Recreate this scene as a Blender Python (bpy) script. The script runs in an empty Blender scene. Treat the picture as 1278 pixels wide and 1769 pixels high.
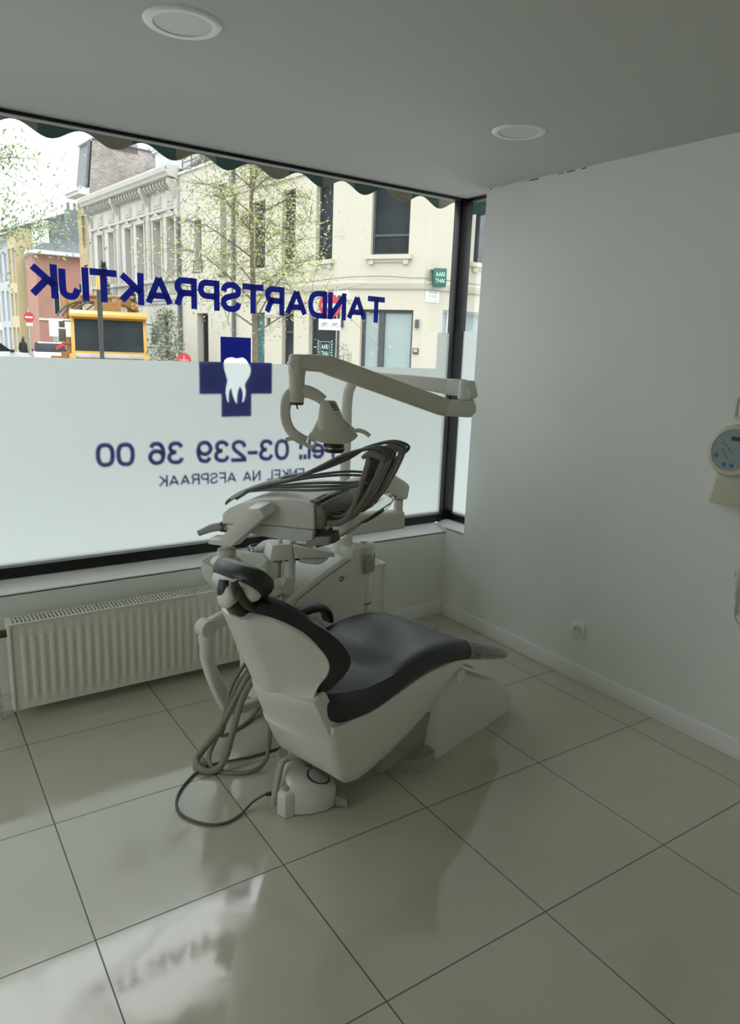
import bpy, bmesh, math, random
from mathutils import Vector, Matrix
PI = math.pi
SC = bpy.context.scene
COL = SC.collection
random.seed(7)

# ------------------------------------------------------------------ materials
def mat(name, col, rough=0.5, metal=0.0, var=0.04, scale=12.0, bump=0.0, bscale=80.0, spec=0.5, coat=0.0, trans=0.0, rvar=0.05):
    m = bpy.data.materials.new(name); m.use_nodes = True
    nt = m.node_tree; N = nt.nodes; L = nt.links
    b = N['Principled BSDF']
    tc = N.new('ShaderNodeTexCoord'); nz = N.new('ShaderNodeTexNoise')
    nz.inputs['Scale'].default_value = scale; nz.inputs['Detail'].default_value = 3
    L.new(tc.outputs['Object'], nz.inputs['Vector'])
    cr = N.new('ShaderNodeValToRGB')
    c0 = [max(0, c * (1 - var)) for c in col]; c1 = [min(1, c * (1 + var)) for c in col]
    cr.color_ramp.elements[0].position = 0.3; cr.color_ramp.elements[1].position = 0.7
    cr.color_ramp.elements[0].color = (*c0, 1); cr.color_ramp.elements[1].color = (*c1, 1)
    L.new(nz.outputs['Fac'], cr.inputs['Fac']); L.new(cr.outputs['Color'], b.inputs['Base Color'])
    mr = N.new('ShaderNodeMapRange')
    mr.inputs['To Min'].default_value = max(0.02, rough - rvar); mr.inputs['To Max'].default_value = min(1, rough + rvar)
    L.new(nz.outputs['Fac'], mr.inputs['Value']); L.new(mr.outputs['Result'], b.inputs['Roughness'])
    b.inputs['Metallic'].default_value = metal
    b.inputs['Specular IOR Level'].default_value = spec
    b.inputs['Coat Weight'].default_value = coat
    b.inputs['Transmission Weight'].default_value = trans
    if bump:
        n2 = N.new('ShaderNodeTexNoise'); n2.inputs['Scale'].default_value = bscale
        L.new(tc.outputs['Object'], n2.inputs['Vector'])
        bp = N.new('ShaderNodeBump'); bp.inputs['Strength'].default_value = bump; bp.inputs['Distance'].default_value = 0.005
        L.new(n2.outputs['Fac'], bp.inputs['Height']); L.new(bp.outputs['Normal'], b.inputs['Normal'])
    return m

def glass_mat(name, tint=(0.955, 0.965, 0.955), refl=1.0):
    m = bpy.data.materials.new(name); m.use_nodes = True
    nt = m.node_tree; N = nt.nodes; L = nt.links
    N.remove(N['Principled BSDF']); out = N['Material Output']
    t = N.new('ShaderNodeBsdfTransparent'); t.inputs['Color'].default_value = (*tint, 1)
    g = N.new('ShaderNodeBsdfGlossy'); g.inputs['Roughness'].default_value = 0.01
    f = N.new('ShaderNodeFresnel'); f.inputs['IOR'].default_value = 1.3
    mx = N.new('ShaderNodeMixShader')
    mu = N.new('ShaderNodeMath'); mu.operation = 'MULTIPLY'; mu.inputs[1].default_value = refl
    L.new(f.outputs['Fac'], mu.inputs[0]); L.new(mu.outputs[0], mx.inputs['Fac'])
    L.new(t.outputs[0], mx.inputs[1]); L.new(g.outputs[0], mx.inputs[2]); L.new(mx.outputs[0], out.inputs['Surface'])
    return m

def film_mat(name, col, dif, fac, fwd=0.0):
    m = bpy.data.materials.new(name); m.use_nodes = True
    nt = m.node_tree; N = nt.nodes; L = nt.links
    N.remove(N['Principled BSDF']); out = N['Material Output']
    t = N.new('ShaderNodeBsdfTranslucent'); t.inputs['Color'].default_value = (*col, 1)
    d = N.new('ShaderNodeBsdfDiffuse'); d.inputs['Color'].default_value = (*dif, 1)
    mx = N.new('ShaderNodeMixShader'); mx.inputs['Fac'].default_value = fac
    tc = N.new('ShaderNodeTexCoord'); nz = N.new('ShaderNodeTexNoise'); nz.inputs['Scale'].default_value = 1.5
    L.new(tc.outputs['Object'], nz.inputs['Vector'])
    mr = N.new('ShaderNodeMapRange'); mr.inputs['To Min'].default_value = fac + 0.03; mr.inputs['To Max'].default_value = fac - 0.03
    L.new(nz.outputs['Fac'], mr.inputs['Value']); L.new(mr.outputs['Result'], mx.inputs['Fac'])
    src = t.outputs[0]
    if fwd:
        rf = N.new('ShaderNodeBsdfRefraction'); rf.inputs['Color'].default_value = (*col, 1); rf.inputs['Roughness'].default_value = 1.0; rf.inputs['IOR'].default_value = 1.5
        m2 = N.new('ShaderNodeMixShader'); m2.inputs['Fac'].default_value = fwd
        L.new(t.outputs[0], m2.inputs[1]); L.new(rf.outputs[0], m2.inputs[2]); src = m2.outputs[0]
    L.new(src, mx.inputs[1]); L.new(d.outputs[0], mx.inputs[2]); L.new(mx.outputs[0], out.inputs['Surface'])
    return m

def floor_mat():
    m = bpy.data.materials.new('polished_tile'); m.use_nodes = True
    nt = m.node_tree; N = nt.nodes; L = nt.links; b = N['Principled BSDF']
    tc = N.new('ShaderNodeTexCoord'); mp = N.new('ShaderNodeMapping')
    mp.vector_type = 'TEXTURE'
    mp.inputs['Location'].default_value = (-2.5635, -0.3608, 0); mp.inputs['Rotation'].default_value = (0, 0, math.radians(-0.811))
    mp.inputs['Scale'].default_value = (0.6, 0.6, 1)
    L.new(tc.outputs['Object'], mp.inputs['Vector'])
    sx = N.new('ShaderNodeSeparateXYZ'); L.new(mp.outputs[0], sx.inputs[0])
    def M(op, a, bb=None):
        n = N.new('ShaderNodeMath'); n.operation = op
        for i, v in enumerate((a, bb)):
            if v is None: continue
            if isinstance(v, (int, float)): n.inputs[i].default_value = v
            else: L.new(v, n.inputs[i])
        return n.outputs[0]
    def dist(o):
        f = M('FRACT', M('ADD', o, 100.5)); return M('ABSOLUTE', M('SUBTRACT', f, 0.5))
    dmin = M('MINIMUM', dist(sx.outputs[0]), dist(sx.outputs[1]))
    line = M('LESS_THAN', dmin, 0.0034)
    # per tile tone
    cx = M('FLOOR', sx.outputs[0]); cy = M('FLOOR', sx.outputs[1])
    cb = N.new('ShaderNodeCombineXYZ'); L.new(cx, cb.inputs[0]); L.new(cy, cb.inputs[1])
    wn = N.new('ShaderNodeTexWhiteNoise'); L.new(cb.outputs[0], wn.inputs['Vector'])
    nz = N.new('ShaderNodeTexNoise'); nz.inputs['Scale'].default_value = 3.0; nz.inputs['Detail'].default_value = 6
    L.new(tc.outputs['Object'], nz.inputs['Vector'])
    s = M('ADD', M('MULTIPLY', wn.outputs['Value'], 0.25), M('MULTIPLY', nz.outputs['Fac'], 0.8))
    cr = N.new('ShaderNodeValToRGB')
    cr.color_ramp.elements[0].color = (*FLOOR0, 1); cr.color_ramp.elements[1].color = (*FLOOR1, 1)
    L.new(s, cr.inputs['Fac'])
    mx = N.new('ShaderNodeMix'); mx.data_type = 'RGBA'
    L.new(line, mx.inputs['Factor']); L.new(cr.outputs['Color'], mx.inputs[6]); mx.inputs[7].default_value = (0.05, 0.045, 0.03, 1)
    L.new(mx.outputs[2], b.inputs['Base Color'])
    # dried mop streaks and shoe smudges change the polish
    n2 = N.new('ShaderNodeTexNoise'); n2.inputs['Scale'].default_value = 4.5; n2.inputs['Detail'].default_value = 8; n2.inputs['Distortion'].default_value = 1.2
    L.new(tc.outputs['Object'], n2.inputs['Vector'])
    r2 = N.new('ShaderNodeValToRGB'); r2.color_ramp.elements[0].position = 0.45; r2.color_ramp.elements[1].position = 0.75
    r2.color_ramp.elements[0].color = (0.07, 0.07, 0.07, 1); r2.color_ramp.elements[1].color = (0.22, 0.22, 0.22, 1)
    L.new(n2.outputs['Fac'], r2.inputs['Fac'])
    rr = M('ADD', r2.outputs['Color'], M('MULTIPLY', line, 0.4))
    L.new(rr, b.inputs['Roughness'])
    b.inputs['IOR'].default_value = 1.85
    bp = N.new('ShaderNodeBump'); bp.inputs['Strength'].default_value = 0.4; bp.inputs['Distance'].default_value = 0.002; bp.invert = True
    L.new(line, bp.inputs['Height']); L.new(bp.outputs['Normal'], b.inputs['Normal'])
    return m

def brick_mat(name, c1, c2, mortar, sc):
    m = bpy.data.materials.new(name); m.use_nodes = True
    nt = m.node_tree; N = nt.nodes; L = nt.links; b = N['Principled BSDF']
    tc = N.new('ShaderNodeTexCoord'); sx = N.new('ShaderNodeSeparateXYZ'); L.new(tc.outputs['Object'], sx.inputs[0])
    ad = N.new('ShaderNodeMath'); ad.operation = 'ADD'; L.new(sx.outputs[0], ad.inputs[0]); L.new(sx.outputs[1], ad.inputs[1])
    cb = N.new('ShaderNodeCombineXYZ'); L.new(ad.outputs[0], cb.inputs[0]); L.new(sx.outputs[2], cb.inputs[1])
    br = N.new('ShaderNodeTexBrick'); br.inputs['Scale'].default_value = sc
    br.inputs['Color1'].default_value = (*c1, 1); br.inputs['Color2'].default_value = (*c2, 1); br.inputs['Mortar'].default_value = (*mortar, 1)
    br.inputs['Mortar Size'].default_value = 0.03
    L.new(cb.outputs[0], br.inputs['Vector'])
    nz = N.new('ShaderNodeTexNoise'); nz.inputs['Scale'].default_value = 1.3; nz.inputs['Detail'].default_value = 6
    L.new(tc.outputs['Object'], nz.inputs['Vector'])
    mx = N.new('ShaderNodeMix'); mx.data_type = 'RGBA'; mx.blend_type = 'MULTIPLY'; mx.inputs['Factor'].default_value = 0.5
    cr = N.new('ShaderNodeValToRGB'); cr.color_ramp.elements[0].color = (0.45, 0.45, 0.45, 1); cr.color_ramp.elements[0].position = 0.35; cr.color_ramp.elements[1].position = 0.65
    L.new(nz.outputs['Fac'], cr.inputs['Fac'])
    L.new(br.outputs['Color'], mx.inputs[6]); L.new(cr.outputs['Color'], mx.inputs[7]); L.new(mx.outputs[2], b.inputs['Base Color'])
    b.inputs['Roughness'].default_value = 0.9
    return m

def stripe_mat(name, a, bcol, scale, axis=0, rough=0.8):
    m = bpy.data.materials.new(name); m.use_nodes = True
    nt = m.node_tree; N = nt.nodes; L = nt.links; b = N['Principled BSDF']
    tc = N.new('ShaderNodeTexCoord'); sx = N.new('ShaderNodeSeparateXYZ'); L.new(tc.outputs['Object'], sx.inputs[0])
    ad = N.new('ShaderNodeMath'); ad.operation = 'ADD'; L.new(sx.outputs[0], ad.inputs[0])
    if axis == 2: L.new(sx.outputs[2], ad.inputs[1])
    else: L.new(sx.outputs[1], ad.inputs[1])
    mu = N.new('ShaderNodeMath'); mu.operation = 'MULTIPLY'; mu.inputs[1].default_value = scale; L.new(ad.outputs[0], mu.inputs[0])
    fr = N.new('ShaderNodeMath'); fr.operation = 'FRACT'; L.new(mu.outputs[0], fr.inputs[0])
    gt = N.new('ShaderNodeMath'); gt.operation = 'GREATER_THAN'; gt.inputs[1].default_value = 0.5; L.new(fr.outputs[0], gt.inputs[0])
    mx = N.new('ShaderNodeMix'); mx.data_type = 'RGBA'; L.new(gt.outputs[0], mx.inputs['Factor'])
    mx.inputs[6].default_value = (*a, 1); mx.inputs[7].default_value = (*bcol, 1)
    L.new(mx.outputs[2], b.inputs['Base Color']); b.inputs['Roughness'].default_value = rough
    return m

FLOOR0 = (0.50, 0.462, 0.365); FLOOR1 = (0.60, 0.56, 0.455)
M = {}
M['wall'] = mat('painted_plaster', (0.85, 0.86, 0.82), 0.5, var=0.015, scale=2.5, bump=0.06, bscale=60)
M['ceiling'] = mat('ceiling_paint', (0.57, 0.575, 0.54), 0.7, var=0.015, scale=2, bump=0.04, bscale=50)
M['trim'] = mat('gloss_white_trim', (0.88, 0.88, 0.85), 0.3, var=0.015)
M['floor'] = floor_mat()
M['frame'] = mat('black_aluminium', (0.004, 0.0045, 0.005), 0.35, var=0.1)
M['glass'] = glass_mat('window_glass')
M['film'] = film_mat('frosted_film', (0.655, 0.70, 0.705), (0.8, 0.84, 0.83), 0.10, 0.62)
M['vinyl'] = film_mat('navy_vinyl', (0.006, 0.010, 0.20), (0.028, 0.045, 0.55), 0.68)
M['toothwhite'] = film_mat('white_vinyl', (0.95, 0.95, 0.95), (0.75, 0.75, 0.74), 0.15)
M['white'] = mat('white_moulded_plastic', (0.76, 0.75, 0.69), 0.3, var=0.006, scale=3, rvar=0.01)
M['white2'] = mat('satin_white_plastic', (0.73, 0.72, 0.665), 0.42, var=0.008, scale=3, rvar=0.02)
M['ivory'] = mat('ivory_plastic', (0.62, 0.59, 0.49), 0.4, var=0.03)
M['cream'] = mat('cream_plastic', (0.62, 0.60, 0.45), 0.4, var=0.03)
M['grey'] = mat('grey_plastic', (0.34, 0.33, 0.29), 0.45, var=0.03)
M['hose'] = mat('grey_silicone_hose', (0.25, 0.235, 0.19), 0.5, var=0.06)
M['hosedark'] = mat('dark_rubber_hose', (0.115, 0.118, 0.105), 0.45, var=0.06)
M['whip'] = mat('olive_grey_plastic', (0.19, 0.18, 0.14), 0.42, var=0.05)
M['dark'] = mat('dark_grey_plastic', (0.05, 0.048, 0.04), 0.4, var=0.1)
M['leather'] = mat('black_upholstery', (0.012, 0.013, 0.0145), 0.33, var=0.12, scale=30, bump=0.12, bscale=350, spec=0.6)
M['cover'] = mat('clear_plastic_cover_over_black', (0.10, 0.105, 0.108), 0.22, var=0.25, scale=14, bump=0.5, bscale=22, coat=0.6)
M['baseplate'] = mat('grey_base_paint', (0.36, 0.35, 0.32), 0.4, var=0.04)
M['metal'] = mat('brushed_steel', (0.55, 0.55, 0.53), 0.3, metal=1.0)
M['brass'] = mat('tarnished_brass', (0.12, 0.09, 0.05), 0.45, metal=0.8)
M['rad'] = mat('cream_enamel', (0.74, 0.725, 0.63), 0.35, var=0.015)
M['void'] = mat('dark_gap', (0.03, 0.03, 0.025), 0.8)
M['red'] = mat('red_mark', (0.45, 0.02, 0.03), 0.4)
M['bottle'] = film_mat('milky_bottle', (0.85, 0.83, 0.74), (0.8, 0.78, 0.68), 0.5)
M['clear'] = glass_mat('clear_plastic', (0.90, 0.91, 0.89), 1.0)
M['milk'] = mat('milky_plastic', (0.78, 0.76, 0.66), 0.35, var=0.01)
M['bowl'] = film_mat('frosted_bowl', (0.85, 0.85, 0.80), (0.8, 0.8, 0.75), 0.5)
M['panelgrey'] = mat('control_panel_grey', (0.30, 0.34, 0.37), 0.4)
M['blue'] = mat('blue_button', (0.02, 0.22, 0.45), 0.4)
M['green'] = mat('pale_green_tip', (0.45, 0.62, 0.52), 0.4)
M['print'] = mat('grey_print', (0.18, 0.18, 0.18), 0.6)

# ------------------------------------------------------------------ mesh builder
class MB:
    def __init__(s, off=(0, 0, 0), f=None):
        s.v = []; s.fc = []; s.mi = []; s.off = Vector(off); s.f = f
    def vert(s, p):
        p = Vector(s.f(*p)) if s.f else Vector(p)
        s.v.append(p - s.off); return len(s.v) - 1
    def face(s, idx, mi=0): s.fc.append(tuple(idx)); s.mi.append(mi)
    def quad(s, a, b, c, d, mi=0): s.face([s.vert(p) for p in (a, b, c, d)], mi)
    def poly(s, pts, mi=0): s.face([s.vert(p) for p in pts], mi)
    def obox(s, o, X, Y, Z, mi=0):
        o, X, Y, Z = map(Vector, (o, X, Y, Z))
        i = [s.vert(o + X * a + Y * b + Z * c) for a, b, c in ((0,0,0),(1,0,0),(1,1,0),(0,1,0),(0,0,1),(1,0,1),(1,1,1),(0,1,1))]
        for q in ((0,3,2,1),(4,5,6,7),(0,1,5,4),(1,2,6,5),(2,3,7,6),(3,0,4,7)): s.face([i[k] for k in q], mi)
    def box(s, x0, x1, y0, y1, z0, z1, mi=0): s.obox((x0, y0, z0), (x1 - x0, 0, 0), (0, y1 - y0, 0), (0, 0, z1 - z0), mi)
    def rings(s, rings, closed=True, cap0=True, cap1=True, mi=0, loop=False):
        R = [[s.vert(p) for p in r] for r in rings]; n = len(R[0])
        for a in range(len(R) if loop else len(R) - 1):
            A, B = R[a], R[(a + 1) % len(R)]
            for k in range(n if closed else n - 1):
                s.face((A[k], A[(k + 1) % n], B[(k + 1) % n], B[k]), mi)
        if cap0 and not loop and closed: s.face(R[0][::-1], mi)
        if cap1 and not loop and closed: s.face(R[-1], mi)
    def tube(s, pts, r, n=12, mi=0, smooth=0, up=None, caps=True):
        pts = [Vector(p) for p in pts]
        if smooth: 
            if isinstance(r, (list, tuple)):
                rr = spline([Vector((x, 0, 0)) for x in r], smooth); r = [q.x for q in rr]
            pts = spline(pts, smooth)
        if not isinstance(r, (list, tuple)): r = [r] * len(pts)
        t0 = (pts[1] - pts[0]).normalized()
        nn = t0.orthogonal().normalized() if up is None else (Vector(up) - t0 * t0.dot(Vector(up))).normalized()
        out = []
        for i, p in enumerate(pts):
            t = (pts[min(i + 1, len(pts) - 1)] - pts[max(i - 1, 0)]).normalized()
            nn = (nn - t * t.dot(nn)).normalized(); b = t.cross(nn)
            out.append([p + (nn * math.cos(2 * PI * k / n) + b * math.sin(2 * PI * k / n)) * r[i] for k in range(n)])
        s.rings(out, mi=mi, cap0=caps, cap1=caps)
    def sweep(s, pts, w, h, up=(0, 0, 1), smooth=0, rad=0.35, mi=0, seg=3):
        """rounded rectangle swept along pts; w across, h along up; w/h may be lists"""
        pts = [Vector(p) for p in pts]; n0 = len(pts)
        def ex(x): return list(x) if isinstance(x, (list, tuple)) else [x] * n0
        w, h = ex(w), ex(h)
        if smooth:
            wh = spline([Vector((a, b, 0)) for a, b in zip(w, h)], smooth); pts = spline(pts, smooth)
            w = [q.x for q in wh]; h = [q.y for q in wh]
        up = Vector(up); out = []
        for i, p in enumerate(pts):
            t = (pts[min(i + 1, len(pts) - 1)] - pts[max(i - 1, 0)]).normalized()
            sd = t.cross(up).normalized(); u2 = sd.cross(t).normalized()
            ring = rrect(w[i], h[i], rad * min(w[i], h[i]), seg)
            out.append([p + sd * a + u2 * b for a, b in ring])
        s.rings(out, mi=mi)
    def lathe(s, prof, o=(0, 0, 0), X=(1, 0, 0), Y=(0, 1, 0), Z=(0, 0, 1), n=32, mi=0, cap0=True, cap1=True):
        o, X, Y, Z = map(Vector, (o, X, Y, Z))
        s.rings([[o + X * (r * math.cos(2 * PI * k / n)) + Y * (r * math.sin(2 * PI * k / n)) + Z * z for k in range(n)] for r, z in prof], mi=mi, cap0=cap0, cap1=cap1)
    def prism(s, outl, o, X, Y, N, d, mi=0, taper=1.0):
        """2D outline in X,Y at o, extruded d along N"""
        o, X, Y, N = map(Vector, (o, X, Y, N))
        cx = sum(a for a, b in outl) / len(outl); cy = sum(b for a, b in outl) / len(outl)
        s.rings([[o + X * a + Y * b for a, b in outl], [o + X * (cx + (a - cx) * taper) + Y * (cy + (b - cy) * taper) + N * d for a, b in outl]], mi=mi)
    def build(s, name, m, parent=None, bevel=0.0, seg=2, ang=35, smooth=True, flat=False, keep=False):
        me = bpy.data.meshes.new(name)
        me.from_pydata([tuple(p) for p in s.v], [], s.fc)
        ms = m if isinstance(m, (list, tuple)) else [m]
        for q in ms: me.materials.append(q)
        for p, i in zip(me.polygons, s.mi): p.material_index = i
        bm = bmesh.new(); bm.from_mesh(me)
        if not keep: bmesh.ops.recalc_face_normals(bm, faces=bm.faces[:])
        if bevel:
            es = [e for e in bm.edges if len(e.link_faces) == 2 and e.calc_face_angle(0) > math.radians(ang)]
            bmesh.ops.bevel(bm, geom=es, offset=bevel, segments=seg, profile=0.6, affect='EDGES', clamp_overlap=True)
        bm.to_mesh(me); bm.free()
        if smooth and not flat:
            me.shade_smooth(); me.set_sharp_from_angle(angle=math.radians(40))
        o = bpy.data.objects.new(name, me); COL.objects.link(o)
        if parent: o.parent = parent
        return o

def spline(pts, k):
    out = []; n = len(pts)
    for i in range(n - 1):
        p0, p1, p2, p3 = pts[max(i - 1, 0)], pts[i], pts[i + 1], pts[min(i + 2, n - 1)]
        for j in range(k):
            t = j / k
            out.append(0.5 * ((2 * p1) + (p2 - p0) * t + (2 * p0 - 5 * p1 + 4 * p2 - p3) * t * t + (3 * p1 - p0 - 3 * p2 + p3) * t ** 3))
    out.append(pts[-1].copy()); return out
def spl2(pts, k): return [(q.x, q.y) for q in spline([Vector((a, b, 0)) for a, b in pts], k)]
def rrect(w, h, r, seg=3):
    out = []
    for cx, cy, a0 in ((w/2 - r, h/2 - r, 0), (-w/2 + r, h/2 - r, 90), (-w/2 + r, -h/2 + r, 180), (w/2 - r, -h/2 + r, 270)):
        for i in range(seg + 1):
            a = math.radians(a0 + 90 * i / seg); out.append((cx + r * math.cos(a), cy + r * math.sin(a)))
    return out
def lerp(tab, x):
    """tab: list of tuples sorted by first item -> interpolated rest (smoothstep-free linear)"""
    if x <= tab[0][0]: return tab[0][1:]
    for a, b in zip(tab, tab[1:]):
        if x <= b[0]:
            t = (x - a[0]) / (b[0] - a[0]); return tuple(p + (q - p) * t for p, q in zip(a[1:], b[1:]))
    return tab[-1][1:]
def dense(tab, k): 
    """catmull interpolation of table rows"""
    out = []; n = len(tab)
    for i in range(n - 1):
        P = [tab[max(i-1,0)], tab[i], tab[i+1], tab[min(i+2,n-1)]]
        for j in range(k):
            t = j / k
            out.append(tuple(0.5*((2*b)+(c-a)*t+(2*a-5*b+4*c-d)*t*t+(3*b-a-3*c+d)*t**3) for a,b,c,d in zip(*P)))
    out.append(tab[-1]); return out

def empty(name, loc, label, cat, rz=0.0, group=None):
    o = bpy.data.objects.new(name, None); COL.objects.link(o)
    o.location = loc; o.rotation_euler = (0, 0, rz); o.empty_display_size = 0.1
    o['label'] = label; o['category'] = cat
    if group: o['group'] = group
    return o
def tag(o, label, cat, group=None):
    o['label'] = label; o['category'] = cat
    if group: o['group'] = group
    return o
def struct(o, label=None, cat=None):
    o['kind'] = 'structure'
    if label: o['label'] = label; o['category'] = cat
    return o

def text_pts(body, bold=0.0, space=1.0):
    """built-in font -> (verts 2D, faces), width, height, starting at 0,0"""
    c = bpy.data.curves.new('t', 'FONT'); c.body = body; c.size = 1.0; c.offset = bold; c.space_character = space
    o = bpy.data.objects.new('t', c); COL.objects.link(o)
    dg = bpy.context.evaluated_depsgraph_get()
    me = bpy.data.meshes.new_from_object(o.evaluated_get(dg))
    vs = [(p.co.x, p.co.y) for p in me.vertices]; fs = [tuple(p.vertices) for p in me.polygons]
    bpy.data.objects.remove(o); bpy.data.curves.remove(c); bpy.data.meshes.remove(me)
    x0 = min(a for a, b in vs); x1 = max(a for a, b in vs); y0 = min(b for a, b in vs); y1 = max(b for a, b in vs)
    return [(a - x0, b - y0) for a, b in vs], fs, x1 - x0, y1 - y0
def text_on(mb, body, o, X, Y, w, h, bold=0.0, space=1.0, mi=0, d=None):
    """lay text into the box o .. o+X*w, o+Y*h (X, Y unit vectors)"""
    vs, fs, tw, th = text_pts(body, bold, space); o, X, Y = map(Vector, (o, X, Y))
    b = len(mb.v)
    for a, c in vs: mb.vert(o + X * (a / tw * w) + Y * (c / th * h))
    for f in fs: mb.face([b + k for k in f], mi)

# ------------------------------------------------------------------ camera
def cam_setup():
    yaw, pitch, roll = math.radians(34.76796), math.radians(12.820435), math.radians(-2.14856)
    f = Vector((math.sin(yaw) * math.cos(pitch), math.cos(yaw) * math.cos(pitch), -math.sin(pitch)))
    r = Vector((math.cos(yaw), -math.sin(yaw), 0)); d = f.cross(r)
    c, s = math.cos(roll), math.sin(roll)
    R = r * c + d * s; D = -r * s + d * c
    cd = bpy.data.cameras.new('camera'); co = bpy.data.objects.new('camera', cd); COL.objects.link(co)
    m = Matrix((R, -D, -f)).transposed().to_4x4(); m.translation = (-2.957542, -3.402235, 1.682844)
    co.matrix_world = m
    cd.sensor_fit = 'HORIZONTAL'; cd.sensor_width = 36; cd.lens = 1239.451 / 1278 * 36; cd.clip_start = 0.05; cd.clip_end = 500
    SC.camera = co
cam_setup()

# ------------------------------------------------------------------ room shell
H = 2.58
RX0, RY0, WL0 = -5.0, -4.7, -2.2
def sbox(name, m, *a, bevel=0):
    b = MB(); b.box(*a); return struct(b.build(name, m, bevel=bevel, smooth=False))
sbox('floor', M['floor'], RX0, 0.0, RY0, 0.0, -0.1, 0.0)
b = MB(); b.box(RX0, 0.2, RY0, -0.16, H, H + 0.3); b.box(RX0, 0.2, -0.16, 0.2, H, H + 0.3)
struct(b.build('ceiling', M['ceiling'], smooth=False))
b = MB(); b.box(0.0, 0.2, RY0, -0.175, 0, H); b.box(0.0, 0.2, -0.175, 0.0, 0, 0.575)
struct(b.build('wall_right', M['wall'], smooth=False))
sbox('wall_front', M['wall'], RX0, 0.2, 0.0, 0.2, -0.1, 0.55)
b = MB(); b.box(RX0 - 0.2, RX0, RY0, WL0, 0, H); b.box(RX0 - 0.2, RX0, -0.35, 0.2, 0, H); b.box(RX0 - 0.2, RX0, WL0, -0.35, 0, 0.25); b.box(RX0 - 0.2, RX0, WL0, -0.35, 2.25, H)  # opening left for the added side window
struct(b.build('wall_left', M['wall'], smooth=False))
sbox('wall_back', M['wall'], RX0 - 0.2, 0.2, RY0 - 0.2, RY0, 0, H)
# sloped sill that turns the corner
b = MB()
b.prism([(0.0, 0.545), (0.0, 0.556), (0.115, 0.592), (0.2, 0.592), (0.2, 0.545)], (RX0, 0, 0), (0, 1, 0), (0, 0, 1), (1, 0, 0), -RX0 + 0.001)
b.prism([(-0.0, 0.57), (-0.0, 0.585), (0.08, 0.605), (0.2, 0.605), (0.2, 0.57)], (0, 0.11, 0), (1, 0, 0), (0, 0, 1), (0, -1, 0), 0.285)
struct(b.build('trim_1', M['trim'], smooth=False))
b = MB(); b.box(-0.013, 0.0, RY0, -0.001, 0.0, 0.085); struct(b.build('baseboard_right', M['trim'], bevel=0.003))
b = MB(); b.box(RX0, -0.013, -0.013, 0.0, 0.0, 0.085); struct(b.build('baseboard_front', M['trim'], bevel=0.003))
# hairline crack where ceiling meets the wall
b = MB()
for y0, y1 in ((-0.2, -0.215), (-0.29, -0.30), (-0.50, -0.56), (-0.69, -0.73), (-0.75, -0.80), (-0.84, -0.87)):
    b.box(-0.0015, 0.0, y1, y0, H - 0.006 - random.random() * 0.003, H - 0.0035)
struct(b.build('trim_2', M['void'], smooth=False))

# front window: frame bars, panes, film, lettering
XL = RX0 + 0.25
w1 = MB(); w1.box(XL, 0.06, 0.105, 0.175, 0.592, 0.645); w1.box(XL, 0.06, 0.105, 0.16, H - 0.016, H)
w1.box(XL - 0.25, XL, 0.09, 0.19, 0.592, H)
win = w1.build('window_1', M['frame'], bevel=0.004); struct(win)
b = MB(); b.box(XL, 0.08, 0.150, 0.155, 0.63, H - 0.012); b.build('glass_pane', M['glass'], win, smooth=False)
b = MB(); b.box(0.07, 0.15, 0.10, 0.18, 0.59, H); b.box(0.064, 0.07, 0.112, 0.16, 0.6, H)
b.build('corner_post', M['frame'], win, bevel=0.003)
zf = 1.588
b = MB(); b.quad((XL, 0.148, 0.64), (-0.033, 0.148, 0.64), (-0.033, 0.148, 1.576), (XL, 0.148, zf + 0.018))
b.quad((-0.033, 0.148, 0.64), (0.075, 0.148, 0.64), (0.075, 0.148, 1.795), (-0.033, 0.148, 1.795))
b.build('frosted_film', M['film'], win, smooth=False, keep=True)
w3 = MB(); w3.box(RX0 - 0.15, RX0 - 0.08, WL0, -0.35, 0.25, 0.31); w3.box(RX0 - 0.15, RX0 - 0.08, WL0, -0.35, 2.19, 2.25)  # unseen side window, added so more daylight reaches the room
for yy in (WL0, -0.41): w3.box(RX0 - 0.15, RX0 - 0.08, yy, yy + 0.06, 0.31, 2.19)
added_win = w3.build('added_side_window', M['frame'], bevel=0.003); struct(added_win)
b = MB(); b.box(RX0 - 0.12, RX0 - 0.115, WL0, -0.35, 0.3, 2.2); b.build('glass_pane', M['glass'], added_win, smooth=False)
w2 = MB(); w2.box(0.10, 0.165, -0.175, 0.10, 0.60, 0.65); w2.box(0.10, 0.15, -0.175, 0.10, H - 0.016, H)
win2 = w2.build('window_2', M['frame'], bevel=0.003); struct(win2)
b = MB(); b.box(0.138, 0.143, -0.175, 0.12, 0.63, H - 0.012); b.build('glass_pane', M['glass'], win2, smooth=False)
b = MB(); b.quad((0.136, 0.10, 0.64), (0.136, -0.175, 0.64), (0.136, -0.175, 1.81), (0.136, 0.10, 1.81)); b.build('frosted_film', M['film'], win2, smooth=False, keep=True)
TY = 0.1565

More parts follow.
